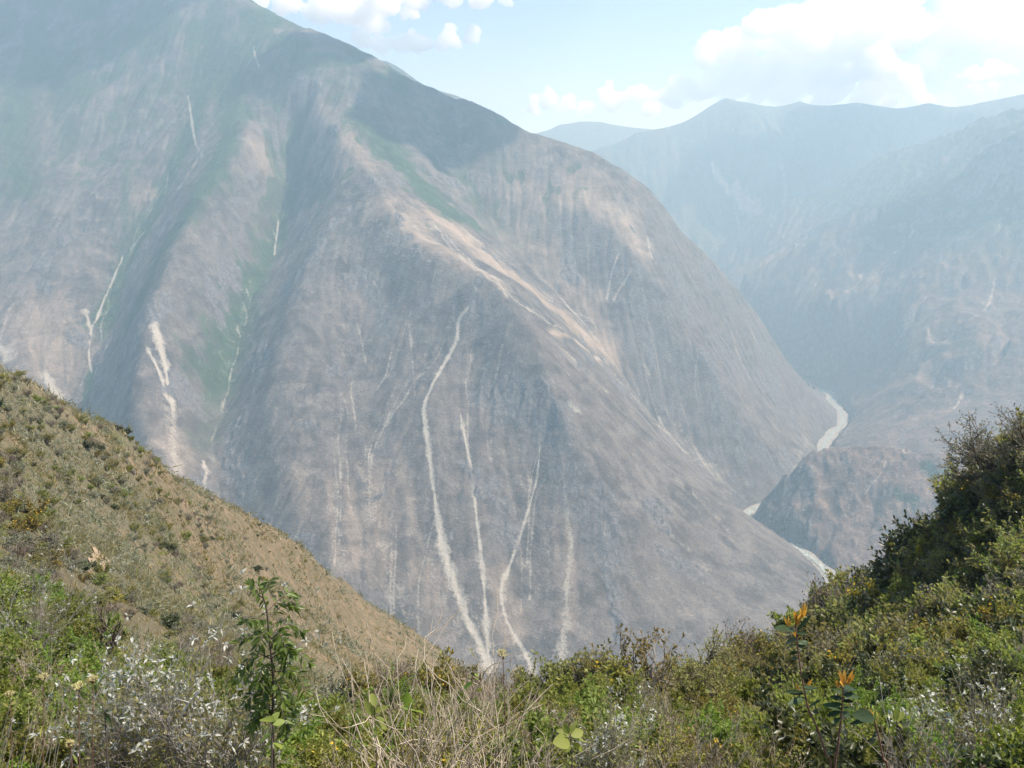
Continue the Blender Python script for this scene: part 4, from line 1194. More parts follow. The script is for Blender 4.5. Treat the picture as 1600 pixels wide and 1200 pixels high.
class Geo:
    """collects tubes and leaves, then becomes one mesh"""
    def __init__(self):
        self.v = []; self.f3 = []; self.f4 = []; self.m3 = []; self.m4 = []; self.t = []; self.n = 0

    def add(self, v, f, mat=0, tint=0.5):
        v = np.asarray(v, float).reshape(-1, 3); f = np.asarray(f, int)
        (self.f3 if f.shape[1] == 3 else self.f4).append(f + self.n)
        (self.m3 if f.shape[1] == 3 else self.m4).append(np.full(len(f), mat))
        self.v.append(v); self.t.append(np.broadcast_to(np.asarray(tint, float), (len(v),)))
        self.n += len(v)

    def segs(self, a, b, ra, rb, mat=0, sides=3):
        """straight tapered twigs, many at once"""
        a = np.asarray(a, float); b = np.asarray(b, float); n = len(a)
        if n == 0:
            return
        ra = np.broadcast_to(ra, (n,)); rb = np.broadcast_to(rb, (n,))
        d = b - a; d = d / (np.linalg.norm(d, axis=1)[:, None] + 1e-9)
        ref = np.where(np.abs(d[:, 2:3]) < 0.9, np.array([[0, 0, 1.0]]), np.array([[1.0, 0, 0]]))
        u = np.cross(d, ref); u /= np.linalg.norm(u, axis=1)[:, None]; w = np.cross(d, u)
        ang = np.arange(sides) * 2 * np.pi / sides
        ring = np.cos(ang)[None, :, None] * u[:, None] + np.sin(ang)[None, :, None] * w[:, None]
        V = np.concatenate([a[:, None] + ring * ra[:, None, None], b[:, None] + ring * rb[:, None, None]], 1)
        k = np.arange(sides); q = np.stack([k, (k + 1) % sides, (k + 1) % sides + sides, k + sides], 1)
        F = (np.arange(n)[:, None, None] * 2 * sides + q[None]).reshape(-1, 4)
        self.add(V, F, mat, np.repeat(np.random.default_rng(n).random(n), 2 * sides))

    def tube(self, pts_, r0, r1, mat=0, sides=6):
        """one bent stem"""
        p = np.asarray(pts_, float); n = len(p)
        tg = np.gradient(p, axis=0); tg /= np.linalg.norm(tg, axis=1)[:, None] + 1e-9
        ref = np.array([0.3, 0.9, 0.1]) if abs(tg[0, 2]) > 0.8 else np.array([0, 0, 1.0])
        u = np.cross(tg, ref); u /= np.linalg.norm(u, axis=1)[:, None] + 1e-9; w = np.cross(tg, u)
        ang = np.arange(sides) * 2 * np.pi / sides
        rr = np.linspace(r0, r1, n)
        V = p[:, None] + (np.cos(ang)[None, :, None] * u[:, None] + np.sin(ang)[None, :, None] * w[:, None]) * rr[:, None, None]
        k = np.arange(sides)
        F = np.concatenate([np.stack([i * sides + k, i * sides + (k + 1) % sides, (i + 1) * sides + (k + 1) % sides, (i + 1) * sides + k], 1) for i in range(n - 1)])
        self.add(V, F, mat, 0.5)

    def leaves(self, base, dirn, length, width, mat=1, tint=None, rng=None, droop=0.0, up=None, fold=0.25):
        """pointed folded leaves (4 triangles each) from base along dirn"""
        base = np.asarray(base, float); n = len(base)
        if n == 0:
            return
        d = np.asarray(dirn, float); d = d / (np.linalg.norm(d, axis=1)[:, None] + 1e-9)
        L = np.broadcast_to(length, (n,))[:, None]; Wd = np.broadcast_to(width, (n,))[:, None]
        if up is None:
            up = rng.normal(0, 0.6, (n, 3)) + np.array([0, 0, 1.0])
        s = np.cross(d, up); s /= np.linalg.norm(s, axis=1)[:, None] + 1e-9
        nn = np.cross(s, d)
        mid = base + d * L * 0.5 - nn * Wd * fold
        tip = base + d * L - np.array([0, 0, 1.0]) * droop * L
        V = np.stack([base, mid + s * Wd * 0.5 + nn * Wd * fold, tip, mid - s * Wd * 0.5 + nn * Wd * fold, mid], 1)
        q = np.array([[0, 1, 4], [1, 2, 4], [2, 3, 4], [3, 0, 4]])
        F = (np.arange(n)[:, None, None] * 5 + q[None]).reshape(-1, 3)
        if tint is None:
            tint = rng.random(n)
        self.add(V, F, mat, np.repeat(np.broadcast_to(tint, (n,)), 5))

    def oval(self, base, tip, width, mat, tint, up, droop=0.08):
        """one broad leaf with a rounded outline and a midrib fold"""
        base = np.asarray(base, float); d = np.asarray(tip, float) - base; L = np.linalg.norm(d); d = d / L
        s = np.cross(d, up); s /= np.linalg.norm(s) + 1e-9; n = np.cross(s, d)
        ts = np.array([0.0, 0.12, 0.3, 0.5, 0.7, 0.86, 0.95, 1.0]); ws = np.array([0.03, 0.55, 0.9, 1.0, 0.86, 0.55, 0.28, 0.02]) * width * 0.5
        mid = base + d * (ts * L)[:, None] - n * (droop * L * ts ** 2)[:, None]
        lf = mid + s * ws[:, None] + n * (ws * 0.28)[:, None]; rt = mid - s * ws[:, None] + n * (ws * 0.28)[:, None]
        V = np.concatenate([lf, mid, rt]); m = len(ts); i = np.arange(m - 1)
        self.add(V, np.concatenate([np.stack([i, i + 1, i + 1 + m, i + m], 1), np.stack([i + m, i + 1 + m, i + 1 + 2 * m, i + 2 * m], 1)]), mat, tint)

    def mesh(self, name, mats, smooth_shade=True):
        fs = []; ms = []
        for f, m in ((self.f4, self.m4), (self.f3, self.m3)):
            if f:
                fs.append(np.concatenate(f)); ms.append(np.concatenate(m))
        return new_mesh(name, np.concatenate(self.v), fs, mats, smooth_shade, {'tint': np.concatenate(self.t)}, np.concatenate(ms))


def unit(v):
    return v / (np.linalg.norm(v, axis=-1, keepdims=True) + 1e-9)


def skeleton(rng, stems=6, height=1.0, spread=0.5, levels=3, kids=4, taper=0.62, bend=0.5, r0=0.018, first=0.5, upward=0.35, lean=(0, 0)):
    """branching skeleton; returns list of levels, each (a, b, ra, rb)"""
    out = []
    a = np.concatenate([rng.normal(0, 0.05, (stems, 2)), np.full((stems, 1), -0.06)], 1)
    ang = rng.random(stems) * 2 * np.pi
    tilt = spread * (0.3 + 0.9 * rng.random(stems))
    d = unit(np.stack([np.cos(ang) * tilt + lean[0], np.sin(ang) * tilt + lean[1], np.ones(stems)], 1))
    L = height * first * (0.75 + 0.5 * rng.random(stems)); r = np.full(stems, r0)
    for lv in range(levels):
        m = a + d * (L * 0.5)[:, None] + rng.normal(0, 0.07, a.shape) * L[:, None]
        b = a + d * L[:, None]
        rb = r * 0.72
        out.append((a, m, r, (r + rb) / 2)); out.append((m, b, (r + rb) / 2, rb))
        if lv == levels - 1:
            break
        n = len(a)
        src = np.repeat(np.arange(n), kids)
        tt = np.tile(np.linspace(0.35, 1.0, kids), n)
        start = np.where((tt < 0.5)[:, None], a[src] + (m - a)[src] * (tt * 2)[:, None], m[src] + (b - m)[src] * (tt * 2 - 1)[:, None])
        nd = unit(d[src] + rng.normal(0, bend, (len(src), 3)) + np.array([0, 0, upward]) + 0.25 * np.stack([start[:, 0], start[:, 1], 0 * start[:, 0]], 1) / max(height, 0.1))
        a, d = start, nd
        L = L[src] * taper * (0.7 + 0.6 * rng.random(len(src))); r = rb[src] * 0.7
    return out


def leafy(g, rng, segs, per, length, width, mat=1, spread=0.9, tint=None, droop=0.1, tuft=False):
    a, b = segs[0], segs[1]
    n = len(a) * per
    src = np.repeat(np.arange(len(a)), per)
    tt = (0.65 + 0.4 * rng.random(n)) if tuft else rng.random(n) * 1.05
    base = a[src] + (b - a)[src] * tt[:, None]
    d = unit(unit(b - a)[src] * 0.6 + rng.normal(0, spread, (n, 3)) * 0.75 + np.array([0, 0, 0.25]))
    lt = rng.random(n) if tint is None else np.clip(tint + rng.normal(0, 0.2, n), 0, 1)
    g.leaves(base, d, length * (0.6 + 0.7 * rng.random(n)), width * (0.7 + 0.5 * rng.random(n)), mat, lt, rng, droop)


def bush(name, seed, leaf_mat, bark, stems=7, height=1.0, spread=0.75, levels=4, kids=4, per=3, leaf=(0.06, 0.025), r0=0.014, bend=0.5, first=0.45, taper=0.62, split=True, extra=None, upward=0.3, tuft=False, droop=0.1, leaf_levels=1):
    """returns (stems mesh, foliage mesh)"""
    rng = np.random.default_rng(seed)
    sk = skeleton(rng, stems, height, spread, levels, kids, taper, bend, r0, first, upward)
    gs, gl = Geo(), Geo()
    for a, b, ra, rb in sk:
        gs.segs(a, b, ra, rb, 0, 3)
    for s in sk[-2 * leaf_levels:]:
        leafy(gl, rng, s, per, leaf[0], leaf[1], 0, tuft=tuft, droop=droop)
    if extra:
        extra(gl, rng, sk)
    return gs.mesh(name + '_stems', [bark]), gl.mesh(name + '_foliage', [leaf_mat] if not isinstance(leaf_mat, (list, tuple)) else list(leaf_mat))


def flowers(frac, size, mat_i, per=4):
    def f(gl, rng, sk):
        a, b = sk[-1][0], sk[-1][1]
        k = rng.random(len(a)) < frac
        tip = np.repeat(b[k], per, 0)
        if len(tip):
            gl.leaves(tip + rng.normal(0, size * 0.6, tip.shape), rng.normal(0, 1, tip.shape) + [0, 0, 0.8], size, size * 0.7, mat_i, None, rng)
    return f


KINDS = {}


def kind(key, name, cat, protos):
    KINDS[key] = (name, cat, protos)


kind('grey', 'grey_shrub', 'shrub', [bush('grey_shrub', 10 + i, L_GRAY, B_GREY, 9, 1.0, 0.95, 4, 4, 3, (0.05, 0.02), 0.012, 0.55) for i in range(3)])
kind('green', 'green_shrub', 'shrub', [bush('green_shrub', 20 + i, L_GREEN, B_BROWN, 10, 0.95, 1.0, 4, 4, 5, (0.075, 0.036), 0.012, 0.5) for i in range(3)])
kind('bright', 'bright_shrub', 'shrub', [bush('bright_shrub', 30 + i, L_BRIGHT, B_BROWN, 14, 0.8, 1.1, 4, 4, 4, (0.058, 0.029), 0.010, 0.5, upward=0.45) for i in range(2)])
kind('olive', 'olive_shrub', 'shrub', [bush('olive_shrub', 40 + i, [L_OLIVE, L_GOLD], B_GREY, 10, 1.0, 1.0, 4, 4, 4, (0.066, 0.03), 0.012, 0.55, extra=flowers(0.03, 0.035, 1) if i == 1 else None) for i in range(3)])
kind('dry', 'dry_shrub', 'shrub', [bush('dry_shrub', 50 + i, L_DRY, B_TAN, 10, 1.0, 0.8, 4, 4, 1, (0.035, 0.014), 0.010, 0.42, upward=0.4) for i in range(3)])
kind('dark', 'dark_shrub', 'shrub', [bush('dark_shrub', 60 + i, L_DARK, B_BROWN, 8, 1.1, 0.8, 4, 4, 5, (0.085, 0.04), 0.014, 0.5) for i in range(3)])
kind('yellow', 'yellow_shrub', 'shrub', [bush('yellow_shrub', 70 + i, [L_YELLOW, L_GOLD], B_BROWN, 8, 1.0, 0.85, 4, 4, 3, (0.055, 0.026), 0.012, 0.5, extra=flowers(0.05, 0.04, 1)) for i in range(2)])
kind('white', 'silver_shrub', 'shrub', [bush('silver_shrub', 80 + i, [L_GREEN, L_WHITE], B_GREY, 9, 1.0, 0.9, 4, 4, 2, (0.06, 0.026), 0.012, 0.5, extra=flowers(0.15, 0.06, 1, 5)) for i in range(2)])


def tree_meshes(name, seed, leaf_mat, bark, lean=(0, 0), height=4.0, stems=1, spread=0.25, levels=5, kids=4, per=3, leaf=(0.16, 0.08), r0=0.11, first=0.36, bend=0.55, taper=0.66, upward=0.2, tuft=False, droop=0.1):
    rng = np.random.default_rng(seed)
    sk = skeleton(rng, stems, height, spread, levels, kids, taper, bend, r0, first, upward, lean)
    gt, gb, gl = Geo(), Geo(), Geo()
    for i, (a, b, ra, rb) in enumerate(sk):
        (gt if i < 2 else gb).segs(a, b, ra, rb, 0, 7 if i < 4 else 3)
    leafy(gl, rng, sk[-1], per, leaf[0], leaf[1], 0, tuft=tuft, droop=droop)
    leafy(gl, rng, sk[-2], max(1, per - 1), leaf[0], leaf[1], 0, tuft=tuft, droop=droop)
    return [('trunk', gt.mesh(name + '_trunk', [bark])), ('branches', gb.mesh(name + '_branches', [bark])), ('crown', gl.mesh(name + '_crown', [leaf_mat]))]


def place(name, parts, loc, scale, rotz=0.0, tilt=(0, 0), label=None, cat=None, group=None, stuff=()):
    o = bpy.data.objects.new(name, None)
    o.empty_display_size = 0.1
    COL.objects.link(o)
    o.location = loc; o.scale = (scale,) * 3 if np.isscalar(scale) else scale
    o.rotation_euler = (tilt[0], tilt[1], rotz)
    if label: o['label'] = label
    if cat: o['category'] = cat
    if group: o['group'] = group
    for pn, me in parts:
        c = bpy.data.objects.new(pn, me); COL.objects.link(c); c.parent = o
        if pn in stuff:
            c['kind'] = 'stuff'
    return o


def combined(name, seed, leaf_mat, bark, leaf, per, stems=8, height=1.0, spread=0.9, extra=None, upward=0.3, bend=0.5):
    """one light mesh with both materials, for plants too small in the picture to show their parts"""
    rng = np.random.default_rng(seed)
    sk = skeleton(rng, stems, height, spread, 3, 5, 0.68, bend, 0.02, 0.5, upward)
    g = Geo()
    for a, b, ra, rb in sk:
        g.segs(a, b, ra, rb, 0, 3)
    for s in sk[-2:]:
        leafy(g, rng, s, per, leaf[0], leaf[1], 1, droop=0.1)
    if extra:
        extra(g, rng, sk)
    lm = list(leaf_mat) if isinstance(leaf_mat, (list, tuple)) else [leaf_mat]
    return g.mesh(name, [bark] + lm)


SMALL = {
    'grey': [combined('grey_shrub', 110 + i, L_GRAY, B_GREY, (0.10, 0.05), 4) for i in range(3)],
    'green': [combined('green_shrub', 120 + i, L_GREEN, B_BROWN, (0.12, 0.065), 4) for i in range(3)],
    'bright': [combined('bright_shrub', 130 + i, L_BRIGHT, B_BROWN, (0.10, 0.055), 5, 10, 0.85, 1.1) for i in range(2)],
    'olive': [combined('olive_shrub', 140 + i, L_OLIVE, B_GREY, (0.11, 0.055), 4) for i in range(3)],
    'dry': [combined('dry_shrub', 150 + i, L_DRY, B_GREY, (0.07, 0.03), 2, 12, upward=0.4) for i in range(2)],
    'dark': [combined('dark_shrub', 160 + i, L_DARK, B_BROWN, (0.13, 0.07), 6) for i in range(3)],
    'yellow': [combined('yellow_shrub', 170 + i, [L_YELLOW, L_GOLD], B_BROWN, (0.11, 0.055), 4, extra=flowers(0.08, 0.08, 2)) for i in range(2)],
    'white': [combined('silver_shrub', 180 + i, [L_GREEN, L_WHITE], B_GREY, (0.11, 0.05), 3, extra=flowers(0.3, 0.13, 2, 4)) for i in range(2)],
}

# ================================================================== PLANTING
rnd = random.Random(41)
PATH_AT = next(q for q in (cast_near(152, 890 + k) for k in range(0, 60, 4)) if q is not None)


def on_path(p):
    return abs(p[0] - PATH_AT[0]) < 2.2 and abs(p[1] - PATH_AT[1]) < 9


FRESH = {}


def put_small(key, loc, scale, label, group, sq=1.0):
    name, cat, _ = KINDS[key]
    me = rnd.choice(SMALL[key])
    src = FRESH.get(name + '*')
    if src is None:
        o = bpy.data.objects.new(name, me); FRESH[name + '*'] = o
    else:
        o = src.copy(); o.data = me
    COL.objects.link(o)
    o.location = loc; o.scale = (scale, scale, scale * sq)
    o.rotation_euler = (rnd.uniform(-0.15, 0.15), rnd.uniform(-0.15, 0.15), rnd.uniform(0, 6.28))
    o['label'] = label; o['category'] = cat; o['group'] = group
    return o


def put_large(key, loc, scale, label, group, sq=1.0):
    name, cat, protos = KINDS[key]
    st, fo = rnd.choice(protos)
    return place(name, [('stems', st), ('foliage', fo)], loc, (scale, scale, scale * sq), rnd.uniform(0, 6.28), (rnd.uniform(-0.15, 0.15), rnd.uniform(-0.15, 0.15)), label, cat, group)


TALLY = {}


def pick(weights):
    ks = [k for k in weights if TALLY.get(k, 0) < 298] or list(weights)
    k = rnd.choices(ks, [weights[q] for q in ks])[0]
    TALLY[k] = TALLY.get(k, 0) + 1
    return k


LANDMARKS = [((425, 1010), 'the leafy sapling'), ((310, 1050), 'the big silvery shrub'), ((700, 1050), 'the bare twig bushes'), ((1245, 1040), 'the tall orange plant'), ((1320, 1100), 'the bushy orange plant'),
             ((1100, 1050), 'the small spreading tree'), ((120, 1065), 'the cream flower heads'), ((150, 890), 'the dirt path'), ((60, 915), 'the left edge silvery shrub'), ((1540, 1095), 'the white flowering shrub'), ((30, 1150), 'the reed stalks'),
             ((890, 1150), 'the broad leaved plant'), ((172, 975), 'the dark bare bush'), ((1432, 845), 'the slim dead tree'), ((1540, 700), 'the lichen hung tree'), ((1470, 877), 'the pale fallen branch'), ((1495, 1040), 'the crooked white branch'),
             ((1590, 860), 'the pale bushy tree'), ((207, 742), 'the dark upright rock'), ((180, 768), 'the lone reddish rock'), ((28, 722), 'the left edge rock'), ((335, 788), 'the stony crest patch'), ((1000, 1020), 'the thin yellow leaved tree'), ((1150, 985), 'the spindly reddish tree')]


def describe(key, p, size):
    """colour and size of a shrub and what it stands next to"""
    px, py = to_px(p[0], p[1], p[2] + size * 0.5)
    (lx, ly), nm = min(LANDMARKS, key=lambda q: (q[0][0] - px) ** 2 + (q[0][1] - py) ** 2)
    dx, dy = px - lx, py - ly
    far = math.hypot(dx, dy) > 70
    if abs(dx) > abs(dy) * 1.2:
        rel = ('well ' if far else 'just ') + ('right of ' if dx > 0 else 'left of ')
    else:
        rel = ('well ' if far else 'just ') + ('below ' if dy > 0 else 'above ')
    sz = size / (canopy_height(p[0], p[1]) + 1e-6)
    return (('tall ' if sz > 1.15 else 'low ' if sz < 0.85 else '') + WORDS[key] + ' ' + rel + nm), 'shrubs around ' + nm


WORDS = {'grey': 'grey green twiggy shrub', 'green': 'leafy green shrub', 'bright': 'bright green shrub', 'olive': 'olive green shrub', 'dry': 'dry brown shrub',
         'dark': 'dark green shrub', 'yellow': 'yellowish flowering shrub', 'white': 'silvery white flecked shrub'}
# ---- shrubs on the grassy hillside
n = 0; tries = 0
while n < 420 and tries < 3000:
    tries += 1
    px = rnd.uniform(-20, 640); py = rnd.uniform(555, 1010)
    p = cast_near(px, py)
    if p is None or p[1] < 85 or p[1] > 470 or left_hill(p[0], p[1]) < 0.5 or on_path(p):
        continue
    dense = gnoise(p[0] / 28, p[1] / 28, 201) + 0.5 * gnoise(p[0] / 9, p[1] / 9, 202)
    if dense < rnd.uniform(-0.45, 0.35) + (0.15 if px > 330 else 0):
        continue
    k = pick({'grey': 3.6, 'olive': 2.6, 'dark': 0.5, 'dry': 3.4, 'green': 1.6, 'yellow': 0.7})
    s = rnd.uniform(1.0, 2.3) * (0.75 if p[1] > 260 else 1.0) * (1.25 if rnd.random() < 0.12 else 1)
    put_small(k, p - [0, 0, 0.05], s, *describe(k, p, s), rnd.uniform(0.55, 0.85))
    n += 1
# a darker row of bushes along the crest
for i in range(16):
    px = 150 + i * 11 + rnd.uniform(-4, 4); py = 648 + (px - 150) * 0.52
    p = cast_near(px, py + 8)
    if p is not None and p[1] < 480:
        put_small(pick({'dark': 2, 'olive': 2, 'green': 1}), p, rnd.uniform(1.2, 2.4), 'dark green bush standing on the skyline of the grassy hillside', 'bushes along the crest of the grassy hillside', 0.8)

# ---- brush in the hollow between the near slope and the grassy hillside
n = 0; tries = 0
while n < 130 and tries < 2500:
    tries += 1
    px = rnd.uniform(-30, 520); py = rnd.uniform(770, 1060)
    p = cast_near(px, py)
    if p is None or p[1] < 34 or p[1] > 105 or on_path(p):
        continue
    k = pick({'grey': 3, 'olive': 3, 'green': 2.4, 'dry': 2.4, 'yellow': 0.8, 'bright': 0.8})
    s = 0.021 * p[1] * rnd.uniform(0.7, 1.6)
    put_small(k, p - [0, 0, 0.1], s, *describe(k, p, s), rnd.uniform(0.65, 0.95))
    n += 1

# ---- shrubs of the wooded hillside
n = 0; tries = 0
spots = []
while n < 640 and tries < 7000:
    tries += 1
    px = rnd.uniform(940, 1640); py = rnd.uniform(660, 1085)
    p = cast_near(px, py)
    if p is None or p[1] < 24 or p[1] > 100:
        continue
    if px < 1250:
        w = {'olive': 4, 'yellow': 1.6, 'green': 1.5, 'grey': 2, 'dry': 1.6, 'dark': 0.4}
    elif py > 960:
        w = {'olive': 3, 'green': 3, 'grey': 2.4, 'dark': 1.6, 'dry': 0.8, 'yellow': 0.6}
    else:
        w = {'dark': 3.4, 'olive': 3, 'grey': 2.0, 'green': 1.4, 'yellow': 0.8, 'dry': 0.6}
    k = pick(w)
    base = (0.027 + 0.006 * (px > 1250) * (py < 980) + 0.012 * (px > 1250) * (py > 980)) * p[1]
    s = base * rnd.uniform(0.8, 1.7)
    put_small(k, p - [0, 0, 0.15], s, *describe(k, p, s), rnd.uniform(0.8, 1.15))
    n += 1
# ---- bushes on the lip in the middle
for i in range(130):
    px = rnd.uniform(470, 960); py = rnd.uniform(1042, 1100)
    p = cast_near(px, py)
    if p is None or p[1] > 75 or p[1] < 14:
        continue
    k = pick({'olive': 4, 'yellow': 2.2, 'dry': 2, 'grey': 1.6, 'green': 0.8})
    s = 0.046 * p[1] * rnd.uniform(0.8, 1.4)
    put_small(k, p - [0, 0, 0.1], s, *describe(k, p, s), rnd.uniform(0.8, 1.1))

# ---- shrubs close by
n = 0; tries = 0
while n < 360 and tries < 5000:
    tries += 1
    px = rnd.uniform(-60, 1660); py = rnd.uniform(930, 1290)
    p = cast_near(px, py)
    if p is None or p[1] > 40 or p[1] < 2.9:
        continue
    if px < 480:
        w = {'green': 5, 'bright': 2.4, 'olive': 3.4, 'grey': 1.2, 'dry': 0.6, 'white': 0.12}
    elif px < 900:
        w = {'dry': 1.6, 'grey': 2, 'green': 3.4, 'olive': 3.4, 'bright': 1, 'yellow': 0.8}
    elif px < 1260:
        w = {'olive': 3, 'dry': 1.2, 'yellow': 1.8, 'grey': 1.2, 'green': 2.4, 'bright': 0.8, 'white': 0.12}
    else:
        w = {'green': 5, 'bright': 1.6, 'olive': 3.4, 'grey': 1.6, 'white': 0.15, 'dark': 0.6, 'dry': 0.5}
    k = pick(w)
    h = canopy_height(p[0], p[1]) * rnd.uniform(0.65, 1.15) * (0.85 if p[1] < 6 else 1.0)
    put_large(k, p - [0, 0, 0.04], h, *describe(k, p, h), rnd.uniform(0.8, 1.1))
    n += 1


# ---------------------------------------------------------------- stuff nobody could count
def scatter(name, label, n, c_range, y_range, make, mats, accept=None, seed=5):
    rng = np.random.default_rng(seed)
    c = rng.uniform(*c_range, n); y = np.exp(rng.uniform(math.log(y_range[0]), math.log(y_range[1]), n)); x = c * y
    if accept is not None:
        m = accept(x, y, rng); x, y = x[m], y[m]
    p = np.stack([x, y, near_z(x, y)], 1)
    g = Geo(); make(g, p, rng)
    return link(name, g.mesh(name, mats), kind='stuff', label=label)


def grass_blades(g, p, rng, blades=7, size=0.0026, lo=0.25, wide=0.45):
    src = np.repeat(np.arange(len(p)), blades)
    L = np.clip(p[src, 1] * size, lo, 0.9) * rng.uniform(0.6, 1.4, len(src)) * np.exp(rng.normal(0, 0.4, len(p)))[src]
    base = p[src] + rng.normal(0, 1, (len(src), 3)) * (L * (0.35 if wide < 1 else 0.55))[:, None] * [1, 1, 0]
    d = rng.normal(0, wide, (len(src), 3)) + [0, 0, 1]
    d = unit(d); s = unit(np.cross(d, rng.normal(0, 1, d.shape)))
    w = np.minimum(L * (0.10 if wide < 1 else 0.2), 0.0016 + p[src, 1] * 0.0007)
    V = np.stack([base - s * w[:, None], base + s * w[:, None], base + d * L[:, None]], 1)
    F = np.arange(len(src) * 3).reshape(-1, 3)
    tint = np.repeat(np.clip(rng.random(len(p))[src] * 0.7 + 0.3 * rng.random(len(src)), 0, 1), 3)
    g.add(V, F, 0, tint)


scatter('grass', 'tawny dry grass tussocks over the left hillside', 26000, (-0.68, 0.02), (44, 500), lambda g, p, r: grass_blades(g, p, r, 6, 0.0036), [L_GRASS],
        lambda x, y, r: (left_hill(x, y) > 0.02) & ~((np.abs(x - PATH_AT[0]) < 1.3) & (np.abs(y - PATH_AT[1]) < 8)) & (gnoise(x / 14, y / 14, 301) + 0.5 * gnoise(x / 4, y / 4, 302) > r.uniform(-0.9, 0.25, len(x))))


def sprigs(g, p, rng, per=5, size=0.02, mat=0, lo=0.03):
    src = np.repeat(np.arange(len(p)), per)
    L = np.clip(p[src, 1] * size, lo, 0.5) * rng.uniform(0.6, 1.4, len(src))
    base = p[src] + rng.normal(0, 1, (len(src), 3)) * (L * 1.3)[:, None] * [1, 1, 0.5] + np.array([0, 0, 1]) * (L * rng.uniform(0, 2.5, len(src)))[:, None]
    g.leaves(base, rng.normal(0, 1, (len(src), 3)) + [0, 0, 0.5], L, L * 0.45, mat, np.repeat(rng.random(len(p)), per) * 0.7 + 0.3 * rng.random(len(src)), rng)


scatter('meadow_grass', 'fresh green grass in the folds of the left hillside', 7000, (-0.68, -0.1), (44, 190), lambda g, p, r: grass_blades(g, p, r, 8, 0.004, 0.25, 1.2), [L_GREEN],
        lambda x, y, r: (left_hill(x, y) > 0.02) & ~((np.abs(x - PATH_AT[0]) < 1.3) & (np.abs(y - PATH_AT[1]) < 8)) & (gnoise(x / 15, y / 15, 341) + 0.5 * gnoise(x / 5, y / 5, 342) + 0.3 * smooth(120, 60, y) > 0.28), 28)
scatter('undergrowth', 'low green undergrowth between the near shrubs', 7000, (-0.78, 0.78), (2.2, 34), lambda g, p, r: sprigs(g, p, r, 6, 0.009), [L_GREEN], None, 6)
scatter('ground_cover', 'olive ground cover on the wooded hillside', 4600, (0.1, 0.72), (26, 92), lambda g, p, r: sprigs(g, p, r, 5, 0.006), [L_OLIVE], None, 7)
for nm, lb, mt, cnt, sd, th in (('scrub_cover', 'low grey green scrub between the grass of the left hillside', L_GRAY, 30000, 8, 0.06), ('heath_cover', 'low olive and brown heath between the grass of the left hillside', L_OLIVE, 22000, 18, 0.1)):
    scatter(nm, lb, cnt, (-0.68, 0.02), (44, 480), lambda g, p, r: grass_blades(g, p, r, 11, 0.0052, 0.25, 1.5), [mt],
            lambda x, y, r: (left_hill(x, y) > 0.02) & ~((np.abs(x - PATH_AT[0]) < 1.3) & (np.abs(y - PATH_AT[1]) < 8)) & (1.8 * gnoise(x / 26, y / 26, 311 + sd) + 0.6 * gnoise(x / 8, y / 8, 312 + sd) > th + 0.15 * smooth(-0.3, 0.0, x / y) + r.normal(0, 0.12, len(x))), sd)
scatter('straw', 'bleached straw and fallen twigs among the near brush', 1300, (-0.78, 0.78), (2.4, 26), lambda g, p, r: grass_blades(g, p, r, 4, 0.03, 0.1), [L_GRASS], None, 9)

# ================================================================== PLANTS THAT STAND OUT
def local(pts_px, Y, base, jit=0.0, rng=None):
    """picture points at a distance -> coordinates relative to the plant's base"""
    out = []
    for q in pts_px:
        y = Y + (q[2] if len(q) > 2 else 0.0) + (rng.normal(0, jit) if rng is not None and jit else 0.0)
        out.append(P(q[0], q[1], y) - base)
    return np.array(out)


def foot(px, Y):
    """where a stem seen at column px enters the ground at distance Y"""
    py = 1200.0
    for _ in range(6):
        a, b = ratios(px, py); z = float(near_z(a * Y, Y)); _, py = to_px(a * Y, Y, z)
    a, b = ratios(px, py)
    return np.array([a * Y, Y, float(near_z(a * Y, Y)) - 0.03])


